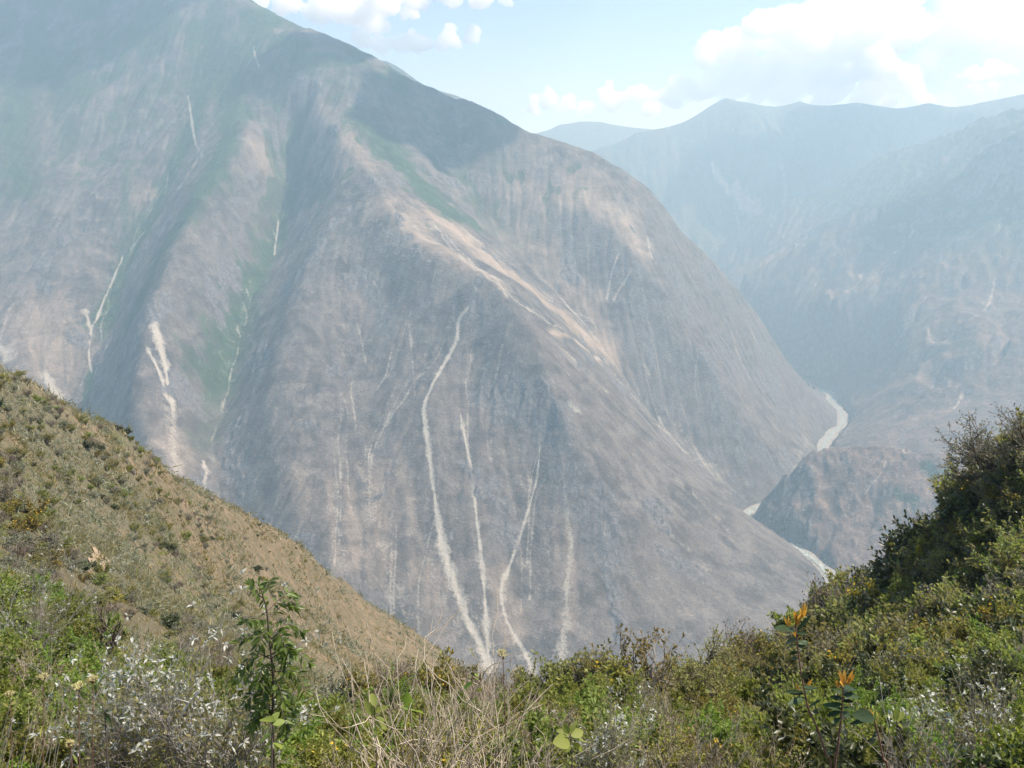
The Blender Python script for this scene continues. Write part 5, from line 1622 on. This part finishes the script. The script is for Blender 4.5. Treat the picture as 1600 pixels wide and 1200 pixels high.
# ---- leafy sapling
def sapling():
    rng = np.random.default_rng(401)
    Y = 4.3; base = foot(428, Y)
    gt, gb, gl = Geo(), Geo(), Geo()
    stem = np.vstack([[0, 0, 0], local([(428, 1180), (426, 1120), (427, 1060), (421, 1000), (417, 955), (409, 925), (404, 912)], Y, base)])
    st = spline(stem, 5); gt.tube(st, 0.011, 0.003, 0, 6)
    ends = [((418, 955), (448, 926), (458, 930)), ((419, 965), (444, 945), (463, 948)), ((417, 968), (398, 968), (384, 972)), ((421, 992), (450, 975), (472, 988)), ((421, 1000), (396, 992), (374, 1002)),
            ((424, 1020), (455, 1015), (482, 1034)), ((424, 1030), (400, 1022), (378, 1046)), ((426, 1050), (458, 1048), (476, 1078)), ((426, 1055), (396, 1052), (368, 1062)), ((427, 1075), (452, 1082), (462, 1108)),
            ((427, 1085), (404, 1080), (384, 1096)), ((427, 1100), (446, 1104), (456, 1124)), ((427, 1105), (410, 1108), (400, 1128)), ((412, 935), (398, 925), (392, 915)), ((410, 930), (420, 915), (419, 908)),
            ((422, 1005), (432, 1010), (440, 1040)), ((425, 1040), (415, 1050), (408, 1072)), ((426, 1065), (436, 1072), (442, 1096))]
    for k in range(16):
        ys_ = rng.uniform(990, 1125); sg = rng.choice([-1, 1]); r_ = rng.uniform(18, 46) * (0.55 + 0.45 * (ys_ - 980) / 140)
        ends.append(((424, ys_), (424 + sg * r_ * 0.6, ys_ - 8), (424 + sg * r_, ys_ + rng.uniform(0, 20))))
    for e in ends:
        dy = rng.normal(0, 0.12)
        q = spline(local([(e[0][0], e[0][1], 0), (e[1][0], e[1][1], dy * 0.6), (e[2][0], e[2][1], dy)], Y, base), 5)
        gb.tube(q, 0.0042, 0.0014, 0, 4)
        m = 9
        tt = np.linspace(0.25, 1.0, m); idx = (tt * (len(q) - 1)).astype(int)
        b = q[idx]; tg = unit(np.gradient(q, axis=0))[idx]
        for sgn in (-1, 1):
            side = unit(np.cross(tg, np.array([0, -0.5, 1.0]))) * sgn
            d = unit(side + tg * 0.7 + rng.normal(0, 0.25, b.shape) + np.array([0, 0, -0.15]))
            gl.leaves(b, d, 0.062 * rng.uniform(0.7, 1.2, m), 0.023, 0, rng.random(m), rng, 0.15)
        gl.leaves(q[-1:].repeat(3, 0), rng.normal(0, 0.5, (3, 3)) + tg[-1], 0.06, 0.022, 0, None, rng)
    k = np.linspace(5, len(st) - 1, 46).astype(int)
    gl.leaves(st[k], unit(rng.normal(0, 1, (46, 3)) + [0, 0, 0.3]), 0.05, 0.02, 0, None, rng, 0.1)
    return place('leafy_sapling', [('trunk', gt.mesh('sapling_trunk', [B_BROWN])), ('branch', gb.mesh('sapling_branches', [B_BROWN])), ('foliage', gl.mesh('sapling_foliage', [L_SAP]))], base, 1.0,
                 label='slender sapling with glossy dark leaves rising above the brush in front of the grassy hillside', cat='sapling')


sapling()


# ---- bushes of bleached bare twigs
def twig_bush(seed, px, py_top, Y, width_px, label, stems=7, name='bare_twig_bush', bark=B_TAN, leaf=L_BRIGHT, per=0.10, levels=4, kids=3, r0=0.010, bend=0.6, tip=0.0019):
    rng = np.random.default_rng(seed)
    base = foot(px, Y)
    top = P(px, py_top, Y)[2]
    h = max(top - base[2], 0.4)
    sk = skeleton(rng, stems, 1.0, width_px / FOC * Y / h * 0.52, levels, kids, 0.6, bend, r0 / h * 1.0, 0.46, 0.5)
    gs, gl = Geo(), Geo()
    for a, b, ra, rb in sk:
        gs.segs(a, b, np.maximum(ra, tip * 1.2 / h), np.maximum(rb, tip / h), 0, 4)
    a, b = sk[-1][0], sk[-1][1]
    m = rng.random(len(a)) < per
    leafy(gl, rng, (a[m], b[m]), 3, 0.045 / h, 0.02 / h, 0, tuft=True)
    zmax = float(np.percentile(sk[-1][1][:, 2], 99))
    return place(name, [('stems', gs.mesh(name + '_stems', [bark])), ('foliage', gl.mesh(name + '_foliage', [leaf]))], base, h / zmax, rng.uniform(0, 6), label=label, cat='bush')


twig_bush(411, 628, 992, 4.6, 150, 'bush of bleached bare twigs with a white tip standing tallest on its left', 7)
twig_bush(412, 705, 1000, 4.9, 150, 'bush of bare straw coloured twigs in the middle of the bottom edge', 7)
twig_bush(413, 790, 1030, 4.5, 150, 'bush of bare forked twigs leaning right beside the broadleaf plant', 7)
twig_bush(414, 660, 1085, 3.4, 210, 'low tangle of bleached twigs under the taller bare bushes', 8)
twig_bush(416, 170, 948, 30, 60, 'dark bare bush with a pale trunk between the path and the silvery shrub', 4, 'bare_bush', B_BROWN, L_DRY, 0.1, 4, 4, 0.16, 0.5)
twig_bush(417, 1075, 1140, 6.0, 90, 'grey dead bush in front of the small tree', 8, 'dead_bush', B_GREY, L_DRY, 0.05)
twig_bush(418, 1430, 1100, 6.5, 110, 'grey brown twiggy bush behind the orange tipped plants', 12, 'dead_bush', B_GREY, L_DRY, 0.2)


# ---- shrubs with silvery white leaf clusters
def silver(seed, px, py_top, Y, width_px, label, dens=0.55):
    rng = np.random.default_rng(seed)
    base = foot(px, Y); h = max(P(px, py_top, Y)[2] - base[2], 0.4); wd = width_px / FOC * Y
    sk = skeleton(rng, 11, h, 0.5 * wd / h * 0.95, 4, 4, 0.6, 0.5, 0.012, 0.5, 0.3)
    gs, gl, gw = Geo(), Geo(), Geo()
    for a, b, ra, rb in sk:
        gs.segs(a, b, ra, rb, 0, 3)
    leafy(gl, rng, sk[-1], 2, 0.045, 0.02, 0)
    a, b = sk[-1][0], sk[-1][1]
    m = (rng.random(len(a)) < dens) & (b[:, 2] > 0.55 * h) & (gnoise(b[:, 0] * 6, b[:, 1] * 6 + b[:, 2] * 4, seed) > -0.05)
    tip = np.repeat(b[m], 6, 0)
    gw.leaves(tip, unit(rng.normal(0, 1, tip.shape) + [0, 0, 0.5]), 0.05 * rng.uniform(0.7, 1.3, len(tip)), 0.019, 0, None, rng, 0.2)
    return place('silver_leaf_shrub', [('stems', gs.mesh('silver_stems', [B_GREY])), ('foliage', gl.mesh('silver_foliage', [L_OLIVE])), ('leaf_clusters', gw.mesh('silver_clusters', [L_WHITE]))], base, 1.0, 0, label=label, cat='shrub', stuff=('leaf_clusters',))


silver(421, 310, 1008, 6.2, 150, 'large shrub crowned with white star shaped leaf clusters left of the sapling', 0.7)
silver(422, 215, 1040, 6.6, 70, 'small white flecked shrub between the cream flower heads and the big silvery shrub', 0.35)
silver(423, 60, 885, 17, 110, 'silvery flecked shrub at the left edge below the path', 0.45)
silver(424, 380, 1080, 5.4, 80, 'white leaved shrub at the foot of the sapling', 0.4)
silver(425, 1535, 1078, 8.5, 120, 'white flowering shrub at the right edge above the broad green brush', 0.5)
silver(426, 950, 1110, 7.5, 70, 'dull silvery shrub in front of the small tree', 0.3)


# ---- plants with orange new leaves at the tip
def orange_plant(seed, Y, stem, clusters, leaves_, label, twigs=()):
    rng = np.random.default_rng(seed)
    base = foot(stem[0][0], Y)
    gs, gl, go = Geo(), Geo(), Geo()
    q = np.vstack([[0, 0, 0], local(stem, Y, base)])
    gs.tube(spline(q, 6), 0.0058, 0.003, 0, 6)
    for tw in twigs:
        gs.tube(spline(local(tw, Y, base), 5), 0.003, 0.0018, 0, 5)
    for (px, py, n, L, dx, dy) in clusters:
        c = local([(px, py)], Y, base)[0]
        d = unit(np.stack([dx + rng.normal(0, 0.28, n), rng.normal(0, 0.28, n), np.full(n, dy)], 1))
        for k in range(n):
            q0 = c + rng.normal(0, 0.004, 3); l1 = L * rng.uniform(0.6, 1.05)
            go.oval(q0, q0 + d[k] * l1, l1 * 0.25, 0, rng.random(), rng.normal(0, 1, 3), -0.06)
    for (ax, ay, bx, by, w) in leaves_:
        a, b = local([(ax, ay), (bx, by, rng.normal(0, 0.05))], Y, base)
        L = np.linalg.norm(b - a)
        gl.oval(a, b, L * w * 0.78, 0, rng.random(), rng.normal(0, 0.35, 3) + [0, -0.5, 0.9])
    return place('orange_tipped_plant', [('stem', gs.mesh('orange_plant_stem', [B_RED])), ('foliage', gl.mesh('orange_plant_leaves', [L_GLOSS])), ('new_leaves', go.mesh('orange_plant_tips', [L_ORANGE]))], base, 1.0,
                 label=label, cat='plant')


orange_plant(431, 3.3, [(1299, 1210), (1290, 1178), (1278, 1140), (1264, 1110), (1257, 1080), (1251, 1045), (1246, 1010), (1243, 975)],
             [(1233, 978, 6, 0.048, -0.25, 1), (1246, 976, 8, 0.062, 0.05, 1), (1252, 966, 7, 0.062, 0.25, 1), (1240, 994, 4, 0.035, -0.3, 1), (1262, 1072, 5, 0.034, 0.4, 0.7), (1248, 1078, 4, 0.032, -0.3, 1)],
             [(1243, 985, 1212, 980, 0.38), (1244, 985, 1268, 962, 0.3), (1244, 1000, 1225, 1004, 0.55), (1245, 1002, 1262, 1006, 0.5), (1245, 1008, 1226, 1012, 0.4), (1246, 1018, 1234, 1022, 0.5), (1244, 988, 1262, 990, 0.42), (1247, 1012, 1262, 1000, 0.5),
              (1256, 1084, 1228, 1080, 0.4), (1258, 1090, 1232, 1100, 0.35), (1260, 1104, 1246, 1106, 0.5), (1262, 1108, 1282, 1092, 0.5), (1256, 1080, 1272, 1086, 0.5), (1254, 1072, 1270, 1075, 0.4), (1262, 1112, 1252, 1112, 0.4), (1253, 1060, 1260, 1050, 0.4), (1258, 1078, 1278, 1074, 0.4), (1246, 1030, 1236, 1026, 0.4)],
             'tall thin plant tipped with orange young leaves, its top against the grey mountain')
orange_plant(432, 3.3, [(1304, 1212), (1309, 1170), (1313, 1130), (1316, 1100), (1318, 1075)],
             [(1317, 1072, 9, 0.07, -0.12, 1), (1324, 1068, 7, 0.06, 0.45, 1), (1311, 1074, 5, 0.045, -0.4, 1)],
             [(1318, 1078, 1336, 1074, 0.7), (1317, 1080, 1297, 1076, 0.45), (1317, 1086, 1344, 1088, 0.45), (1316, 1090, 1303, 1092, 0.6), (1316, 1096, 1334, 1096, 0.6), (1316, 1100, 1292, 1104, 0.55), (1315, 1106, 1338, 1108, 0.5), (1315, 1112, 1290, 1118, 0.45), (1314, 1114, 1334, 1120, 0.5),
              (1314, 1118, 1330, 1130, 0.5), (1314, 1120, 1322, 1132, 0.5), (1315, 1108, 1288, 1100, 0.4), (1314, 1122, 1300, 1130, 0.45), (1316, 1092, 1296, 1088, 0.45), (1317, 1084, 1330, 1080, 0.5)],
             'bushy plant with an upright orange tuft over black green leaves, right of the tall one')
orange_plant(433, 3.4, [(1387, 1212), (1380, 1185), (1373, 1150), (1366, 1124)], [(1356, 1122, 8, 0.044, -0.1, 1), (1361, 1121, 5, 0.04, 0.3, 1)],
             [(1366, 1122, 1336, 1116, 0.42), (1364, 1124, 1326, 1130, 0.28), (1362, 1124, 1340, 1128, 0.3), (1360, 1122, 1345, 1108, 0.4)],
             'small plant with a dull orange tuft low beside the bushy orange tipped one')


# ---- flower heads, reeds and broad leaves close to the camera
def umbel(seed, px, py, Y, wpx, label):
    rng = np.random.default_rng(seed); base = foot(px + rng.uniform(-6, 6), Y)
    gs, gf = Geo(), Geo()
    top = local([(px, py)], Y, base)[0]
    w = wpx / FOC * Y * 0.5
    gs.tube(spline(np.array([[0, 0, 0], top * [0.4, 0.4, 0.5] + [0.02, 0, 0], top - [0, 0, w * 0.9]]), 5), 0.004, 0.0022, 0, 5)
    m = 26; r = w * np.sqrt(rng.random(m)); an = rng.random(m) * 6.28
    tips = top + np.stack([r * np.cos(an), r * np.sin(an), w * 0.35 * (1 - (r / w) ** 2) + rng.normal(0, w * 0.08, m)], 1)
    gs.segs(np.repeat((top - [0, 0, w * 0.9])[None], m, 0), tips, 0.0012, 0.0009)
    src = np.repeat(tips, 9, 0)
    gf.leaves(src + rng.normal(0, w * 0.07, src.shape), unit(rng.normal(0, 1, src.shape) + [0, 0, 0.8]), w * 0.26, w * 0.17, 0, None, rng)
    gl = Geo(); k = rng.random(10)[:, None]
    gl.leaves(top * k * 0.8, rng.normal(0, 1, (10, 3)) + [0, 0, 0.3], 0.09, 0.014, 0, None, rng, 0.2)
    return place('flowering_herb', [('stem', gs.mesh('herb_stem', [B_RED])), ('foliage', gl.mesh('herb_leaves', [L_GREEN])), ('flower_head', gf.mesh('herb_flowers', [L_FLOWER]))], base, 1.0, label=label, cat='flower')


umbel(441, 67, 1057, 4.4, 18, 'cream flat topped flower head, second from the left edge')
umbel(442, 122, 1072, 4.2, 22, 'cream flat topped flower head drooping lower of the close pair')
umbel(443, 145, 1061, 4.3, 19, 'cream flat topped flower head higher of the close pair')
umbel(444, 15, 1084, 4.2, 16, 'cream flower head at the left edge of the picture above the reeds')
umbel(445, 786, 1022, 4.8, 22, 'pale flower head among the bare twigs against the mountain')
umbel(446, 110, 1162, 3.4, 16, 'small cream flower head low among the reeds')


def reeds():
    rng = np.random.default_rng(451); Y = 3.1; base = foot(20, Y)
    g = Geo()
    for i in range(24):
        x0 = rng.uniform(-60, 80); x1 = x0 + rng.uniform(15, 70); yt = rng.uniform(1060, 1160)
        dy = rng.normal(0, 0.15)
        b0 = foot(x0, Y + dy) - base
        t1 = local([(x1, yt, dy)], Y, base)[0]
        mid = (b0 + t1) / 2 + [-0.02, 0, 0.03]
        g.tube(spline(np.array([b0, mid, t1]), 4), 0.0032, 0.001, 0, 4)
    return place('reed_grass', [('stalks', g.mesh('reed_stalks', [B_TAN]))], base, 1.0, label='sheaf of long straw coloured reed stalks in the lower left corner', cat='grass clump')


reeds()


def broadleaf(seed, leaves_, stem, Y, mat, name, label, wr=0.55, cat='plant', thick=0.004):
    rng = np.random.default_rng(seed); base = foot(stem[0][0], Y)
    gs, gl = Geo(), Geo()
    gs.tube(spline(np.vstack([[0, 0, 0], local(stem, Y, base)]), 5), thick, thick * 0.5, 0, 5)
    for ax, ay, bx, by in leaves_:
        a, b = local([(ax, ay), (bx, by, rng.normal(0, 0.04))], Y, base)
        L = np.linalg.norm(b - a)
        gl.oval(a, b, L * wr, 0, 0.35 + 0.5 * rng.random(), rng.normal(0, 0.45, 3) + [0, -0.25, 1.0])
    return place(name, [('stem', gs.mesh(name + '_stem', [B_BROWN])), ('foliage', gl.mesh(name + '_leaves', [mat]))], base, 1.0, label=label, cat=cat)


broadleaf(461, [(424, 1128, 436, 1112), (426, 1128, 408, 1121), (424, 1150, 404, 1158), (426, 1132, 446, 1126), (425, 1160, 440, 1168), (424, 1160, 412, 1172)], [(424, 1200), (425, 1160), (425, 1130)], 2.5, L_GREEN, 'broadleaf_plant', 'plant with big rounded green leaves at the foot of the sapling', 0.6)
broadleaf(462, [(585, 1118, 570, 1096), (586, 1116, 596, 1090), (586, 1112, 606, 1104), (584, 1124, 566, 1120), (586, 1122, 604, 1126), (585, 1130, 574, 1140), (586, 1104, 580, 1082), (586, 1128, 606, 1138)], [(588, 1180), (586, 1140), (585, 1105)], 4.0, L_GREEN, 'broadleaf_plant', 'bushy plant with deep green leaves among the bare twigs', 0.5)
broadleaf(463, [(640, 1108, 636, 1082), (641, 1104, 652, 1092), (642, 1110, 660, 1112), (725, 1076, 738, 1066), (640, 1112, 626, 1104)], [(646, 1180), (642, 1130), (640, 1104)], 3.8, L_BRIGHT, 'broadleaf_plant', 'single hanging green leaves in the bare twigs', 0.5)
broadleaf(464, [(890, 1150, 870, 1140), (892, 1150, 912, 1142), (892, 1155, 918, 1158), (890, 1158, 866, 1160), (892, 1146, 900, 1128), (891, 1160, 884, 1176), (893, 1160, 910, 1174), (889, 1146, 880, 1132)], [(894, 1200), (892, 1175), (891, 1148)], 3.9, L_GREEN, 'broadleaf_plant', 'broad leaved plant with orange tinged leaf edges right of the bare twigs', 0.6)
broadleaf(465, [(163, 1112, 150, 1102), (163, 1112, 178, 1100), (163, 1113, 180, 1108), (163, 1113, 146, 1112), (164, 1114, 172, 1128), (162, 1114, 158, 1098), (164, 1118, 176, 1136)], [(168, 1200), (166, 1150), (163, 1112)], 3.2, L_GLOSS, 'whorled_plant', 'dark stemmed plant with one whorl of narrow leaves below the flower heads', 0.2)
broadleaf(466, [(1400, 1128, 1390, 1116), (1402, 1128, 1410, 1112), (1402, 1132, 1412, 1136), (1400, 1132, 1392, 1140), (1401, 1126, 1402, 1106)], [(1404, 1200), (1402, 1160), (1401, 1128)], 4.6, L_BRIGHT, 'broadleaf_plant', 'light green leafy sprig right of the small orange tufted plant', 0.45)


# ---- trees
def plant_tree(seed, px, py_base, py_top, label, name='small_tree', Y=None, **kw):
    base = next(q for q in (cast_near(px, py_base + k) for k in range(0, 90, 5)) if q is not None) if Y is None else foot(px, Y)
    Y = base[1]
    h = P(px, py_top, Y)[2] - base[2]
    parts = tree_meshes(name, seed, height=1.0, **kw)
    zs = max(v.co.z for v in parts[2][1].vertices)
    return place(name, parts, base - [0, 0, 0.1], h / zs, 0.0 if 'lean' in kw else random.Random(seed).uniform(0, 6), label=label, cat='tree')


def one(px, py, **kw):
    return kw


plant_tree(471, 1097, 1118, 985, 'small spreading tree with sparse yellow green leaves and a dark forked trunk', stems=2, spread=0.75, levels=5, kids=4, per=2, leaf=(0.036, 0.018), r0=0.026, first=0.4, bend=0.6, leaf_mat=L_OLIVE, bark=B_BROWN, upward=0.22)
plant_tree(472, 1000, 1060, 985, 'thin tree with sparse yellow leaves left of the small spreading tree', stems=3, spread=0.8, levels=4, kids=4, per=2, leaf=(0.05, 0.025), r0=0.02, first=0.45, leaf_mat=L_YELLOW, bark=B_GREY)
plant_tree(473, 1150, 1020, 955, 'reddish leaved spindly tree on the brow, its branch reaching over the mountain', stems=2, spread=0.7, levels=4, kids=3, per=1, leaf=(0.05, 0.025), r0=0.02, first=0.5, leaf_mat=L_DRY, bark=B_GREY)
plant_tree(474, 1432, 890, 796, 'slim dead tree with a crooked side branch on the edge of the wooded hillside', name='slim_tree', stems=1, spread=0.06, levels=4, kids=4, per=1, leaf=(0.05, 0.03), r0=0.035, first=0.62, bend=0.8, taper=0.5, leaf_mat=L_DRY, bark=B_BROWN)
plant_tree(475, 1572, 770, 640, lean=(-0.45, 0), label='lichen hung grey tree with a ragged crown leaning over the gorge', name='lichen_tree', stems=4, spread=0.9, levels=5, kids=4, per=2, leaf=(0.04, 0.022), r0=0.03, first=0.42, bend=0.6, leaf_mat=L_GRAY, bark=B_BROWN)
plant_tree(476, 1612, 760, 628, 'tall grey crowned tree cut by the right edge of the picture', name='lichen_tree', stems=3, spread=0.6, levels=5, kids=4, per=2, leaf=(0.036, 0.02), r0=0.03, first=0.45, bend=0.55, leaf_mat=L_GRAY, bark=B_BROWN)
plant_tree(477, 1590, 930, 810, 'pale leaved bushy tree in front of the dark hollow at the right edge', name='bushy_tree', stems=4, spread=0.8, levels=4, kids=5, per=3, leaf=(0.07, 0.035), r0=0.02, first=0.5, leaf_mat=L_GREEN, bark=B_GREY)
plant_tree(478, 1530, 735, 700, 'round grey bush tree below the lichen hung tree', name='bushy_tree', stems=4, spread=0.9, levels=4, kids=5, per=3, leaf=(0.07, 0.035), r0=0.02, first=0.5, leaf_mat=L_GRAY, bark=B_GREY)


# ---- large shrubs that stand out on the wooded hillside
def big_shrub(seed, px, py, wpx, key, label, sq=0.8):
    p = next(q for q in (cast_near(px, py + k) for k in range(0, 90, 5)) if q is not None); s = wpx / FOC * p[1] * 0.62
    st, fo = KINDS[key][2][seed % len(KINDS[key][2])]
    place(KINDS[key][0], [('stems', st), ('foliage', fo)], p - [0, 0, 0.3], (s, s, s * sq), seed * 1.7, label=label, cat='shrub')


for a in [(1, 1410, 925, 120, 'grey', 'large rounded grey green shrub under the slim dead tree'), (2, 1455, 990, 150, 'olive', 'broad smooth olive shrub right of the dark hollow'), (3, 1350, 1015, 60, 'dark', 'dark shrub at the foot of the hollow with a pale twig'),
          (4, 1340, 910, 70, 'olive', 'rounded olive shrub on the skyline beside the river bend'), (5, 1290, 985, 80, 'dry', 'wide brownish twiggy shrub behind the tall orange tipped plant'), (6, 1375, 1055, 110, 'green', 'yellow green spreading shrub behind the bushy orange tipped plant'),
          (7, 1560, 1010, 120, 'grey', 'grey green shrub at the right edge below the bushy tree'), (8, 1520, 800, 110, 'yellow', 'yellow topped shrub high on the wooded hillside'), (9, 1590, 820, 110, 'dark', 'very dark shrub beside the bushy tree at the right edge'),
          (10, 1500, 870, 120, 'dark', 'very dark shrub behind the pale fallen branch'), (11, 1265, 1000, 60, 'yellow', 'yellow tinged shrub right of the top of the tall orange tipped plant')]:
    big_shrub(*a)


# ---- dead wood
def dead_branch(seed, line, Y, r, label, forks=()):
    base = P(line[0][0], line[0][1], Y)
    g = Geo(); rng = np.random.default_rng(seed)
    g.tube(spline(local(line, Y, base), 5), r, r * 0.5, 0, 6)
    for f in forks:
        g.tube(spline(local(f, Y, base), 5), r * 0.6, r * 0.25, 0, 5)
    o = link('dead_branch', g.mesh('dead_branch', [B_WHITE]), loc=tuple(base), label=label, category='dead branch')
    return o


def surf(px, py, lift=0.0):
    p = next(q for q in (cast_near(px, py + k) for k in range(0, 90, 5)) if q is not None)
    return p[1] - lift


dead_branch(481, [(1452, 862), (1466, 874), (1484, 889)], surf(1470, 890) - 3, 0.10, 'pale fallen branch across the dark shrubs of the wooded hillside', [[(1470, 876), (1464, 886), (1456, 892)]])
dead_branch(482, [(1488, 1022), (1494, 1036), (1492, 1044), (1502, 1056), (1508, 1060)], surf(1498, 1062) - 1.2, 0.05, 'crooked white dead branch in the bushes at the right', [[(1492, 1044), (1486, 1038), (1484, 1030)]])
dead_branch(483, [(283, 1120), (296, 1098), (308, 1084), (315, 1076)], 5.2, 0.005, 'bleached dead branch sloping up in front of the silvery shrub', [[(296, 1098), (284, 1094), (276, 1092)]])


# ---- rocks on the grassy hillside
def rock(seed, px, py, wpx, label):
    rng = np.random.default_rng(seed); p = next(q for q in (cast_near(px, py + k) for k in range(0, 60, 4)) if q is not None and q[1] < 480); s = wpx / FOC * p[1] * 0.5
    v, f = ico(3)
    v = v * (1 + 0.5 * fbm(v[:, 0] * 1.3 + seed, v[:, 1] * 1.3 + v[:, 2] * 1.7, 3, seed))[:, None]
    v = np.clip(v, -0.8, 0.85) * [1, 0.8, 1.0]
    t = M_ROCK
    o = link('rock', new_mesh('rock', v * s, f, [t], smooth_shade=False), loc=tuple(p + [0, 0, s * 0.2]), label=label, category='rock', group='rocks on the grassy hillside')
    o.rotation_euler = (0.2, 0.3, rng.uniform(0, 6))


t = NT('hillside_rock'); co = t.coord()
b = t.bsdf(t.mix(t.noise(1.2, 5, 0.7, co), (0.09, 0.08, 0.075), (0.26, 0.22, 0.19)), 0.9, 0.2, t.bump(t.noise(2.0, 5, 0.7, co), 0.8, 0.3)); t.l(b.outputs[0], t.out.inputs[0]); M_ROCK = t.m
for i, (px, py, w, lb) in enumerate([(207, 742, 11, 'dark upright rock on the upper grassy hillside below the crest'), (196, 722, 8, 'smaller rock just above the upright one'), (180, 768, 10, 'reddish rock standing alone beside a green bush on the grassy hillside'),
                                     (288, 740, 7, 'dark rock breaking the crest line of the grassy hillside'), (330, 782, 9, 'rock in the stony patch under the crest'), (345, 795, 8, 'lower rock of the stony patch under the crest'), (28, 722, 14, 'dark rock near the left edge of the hillside'),
                                     (145, 886, 12, 'dark boulder beside the dirt path')]):
    rock(500 + i, px, py, w, lb)

# ---- the dirt path that shows between the bushes
pl = np.array([q for q in (cast_near(*c) for c in [(160, 872), (155, 884), (150, 896), (146, 908)]) if q is not None])
c = spline(pl[:, :2], 6); tg = unit(np.gradient(c, axis=0)); nr = np.stack([-tg[:, 1], tg[:, 0]], 1)
s = np.linspace(-0.9, 0.9, 5)
XY = c[:, None] + nr[:, None] * s[None, :, None] * (1 + 0.3 * np.sin(np.arange(len(c)) * 1.7))[:, None, None]
t = NT('path_dirt'); co = t.coord()
b = t.bsdf(t.mix(t.noise(3.0, 4, 0.7, co), (0.24, 0.175, 0.115), (0.38, 0.29, 0.20)), 0.95, 0.1); t.l(b.outputs[0], t.out.inputs[0])
link('path', new_mesh('path', np.concatenate([XY, (near_z(XY[..., 0], XY[..., 1]) + 0.35)[..., None]], -1).reshape(-1, 3), grid_faces(len(c), 5), [t.m]), kind='structure', label='short stretch of pale dirt path showing between the bushes')

# ---- shrubs that share a description are told apart by their order across the view
ORD = ['first', 'second', 'third', 'fourth', 'fifth', 'sixth', 'seventh', 'eighth', 'ninth', 'tenth', 'eleventh', 'twelfth', 'thirteenth', 'fourteenth', 'fifteenth', 'sixteenth', 'seventeenth', 'eighteenth', 'nineteenth', 'twentieth']
same = {}
for o in COL.objects:
    if o.parent is None and o.get('category') == 'shrub' and o.get('group'):
        same.setdefault(o['label'], []).append(o)
for lb, os_ in same.items():
    if 1 < len(os_) <= 20:
        os_.sort(key=lambda o: to_px(*o.location)[0])
        for i, o in enumerate(os_):
            o['label'] = lb + ', ' + ORD[i] + ' from left'
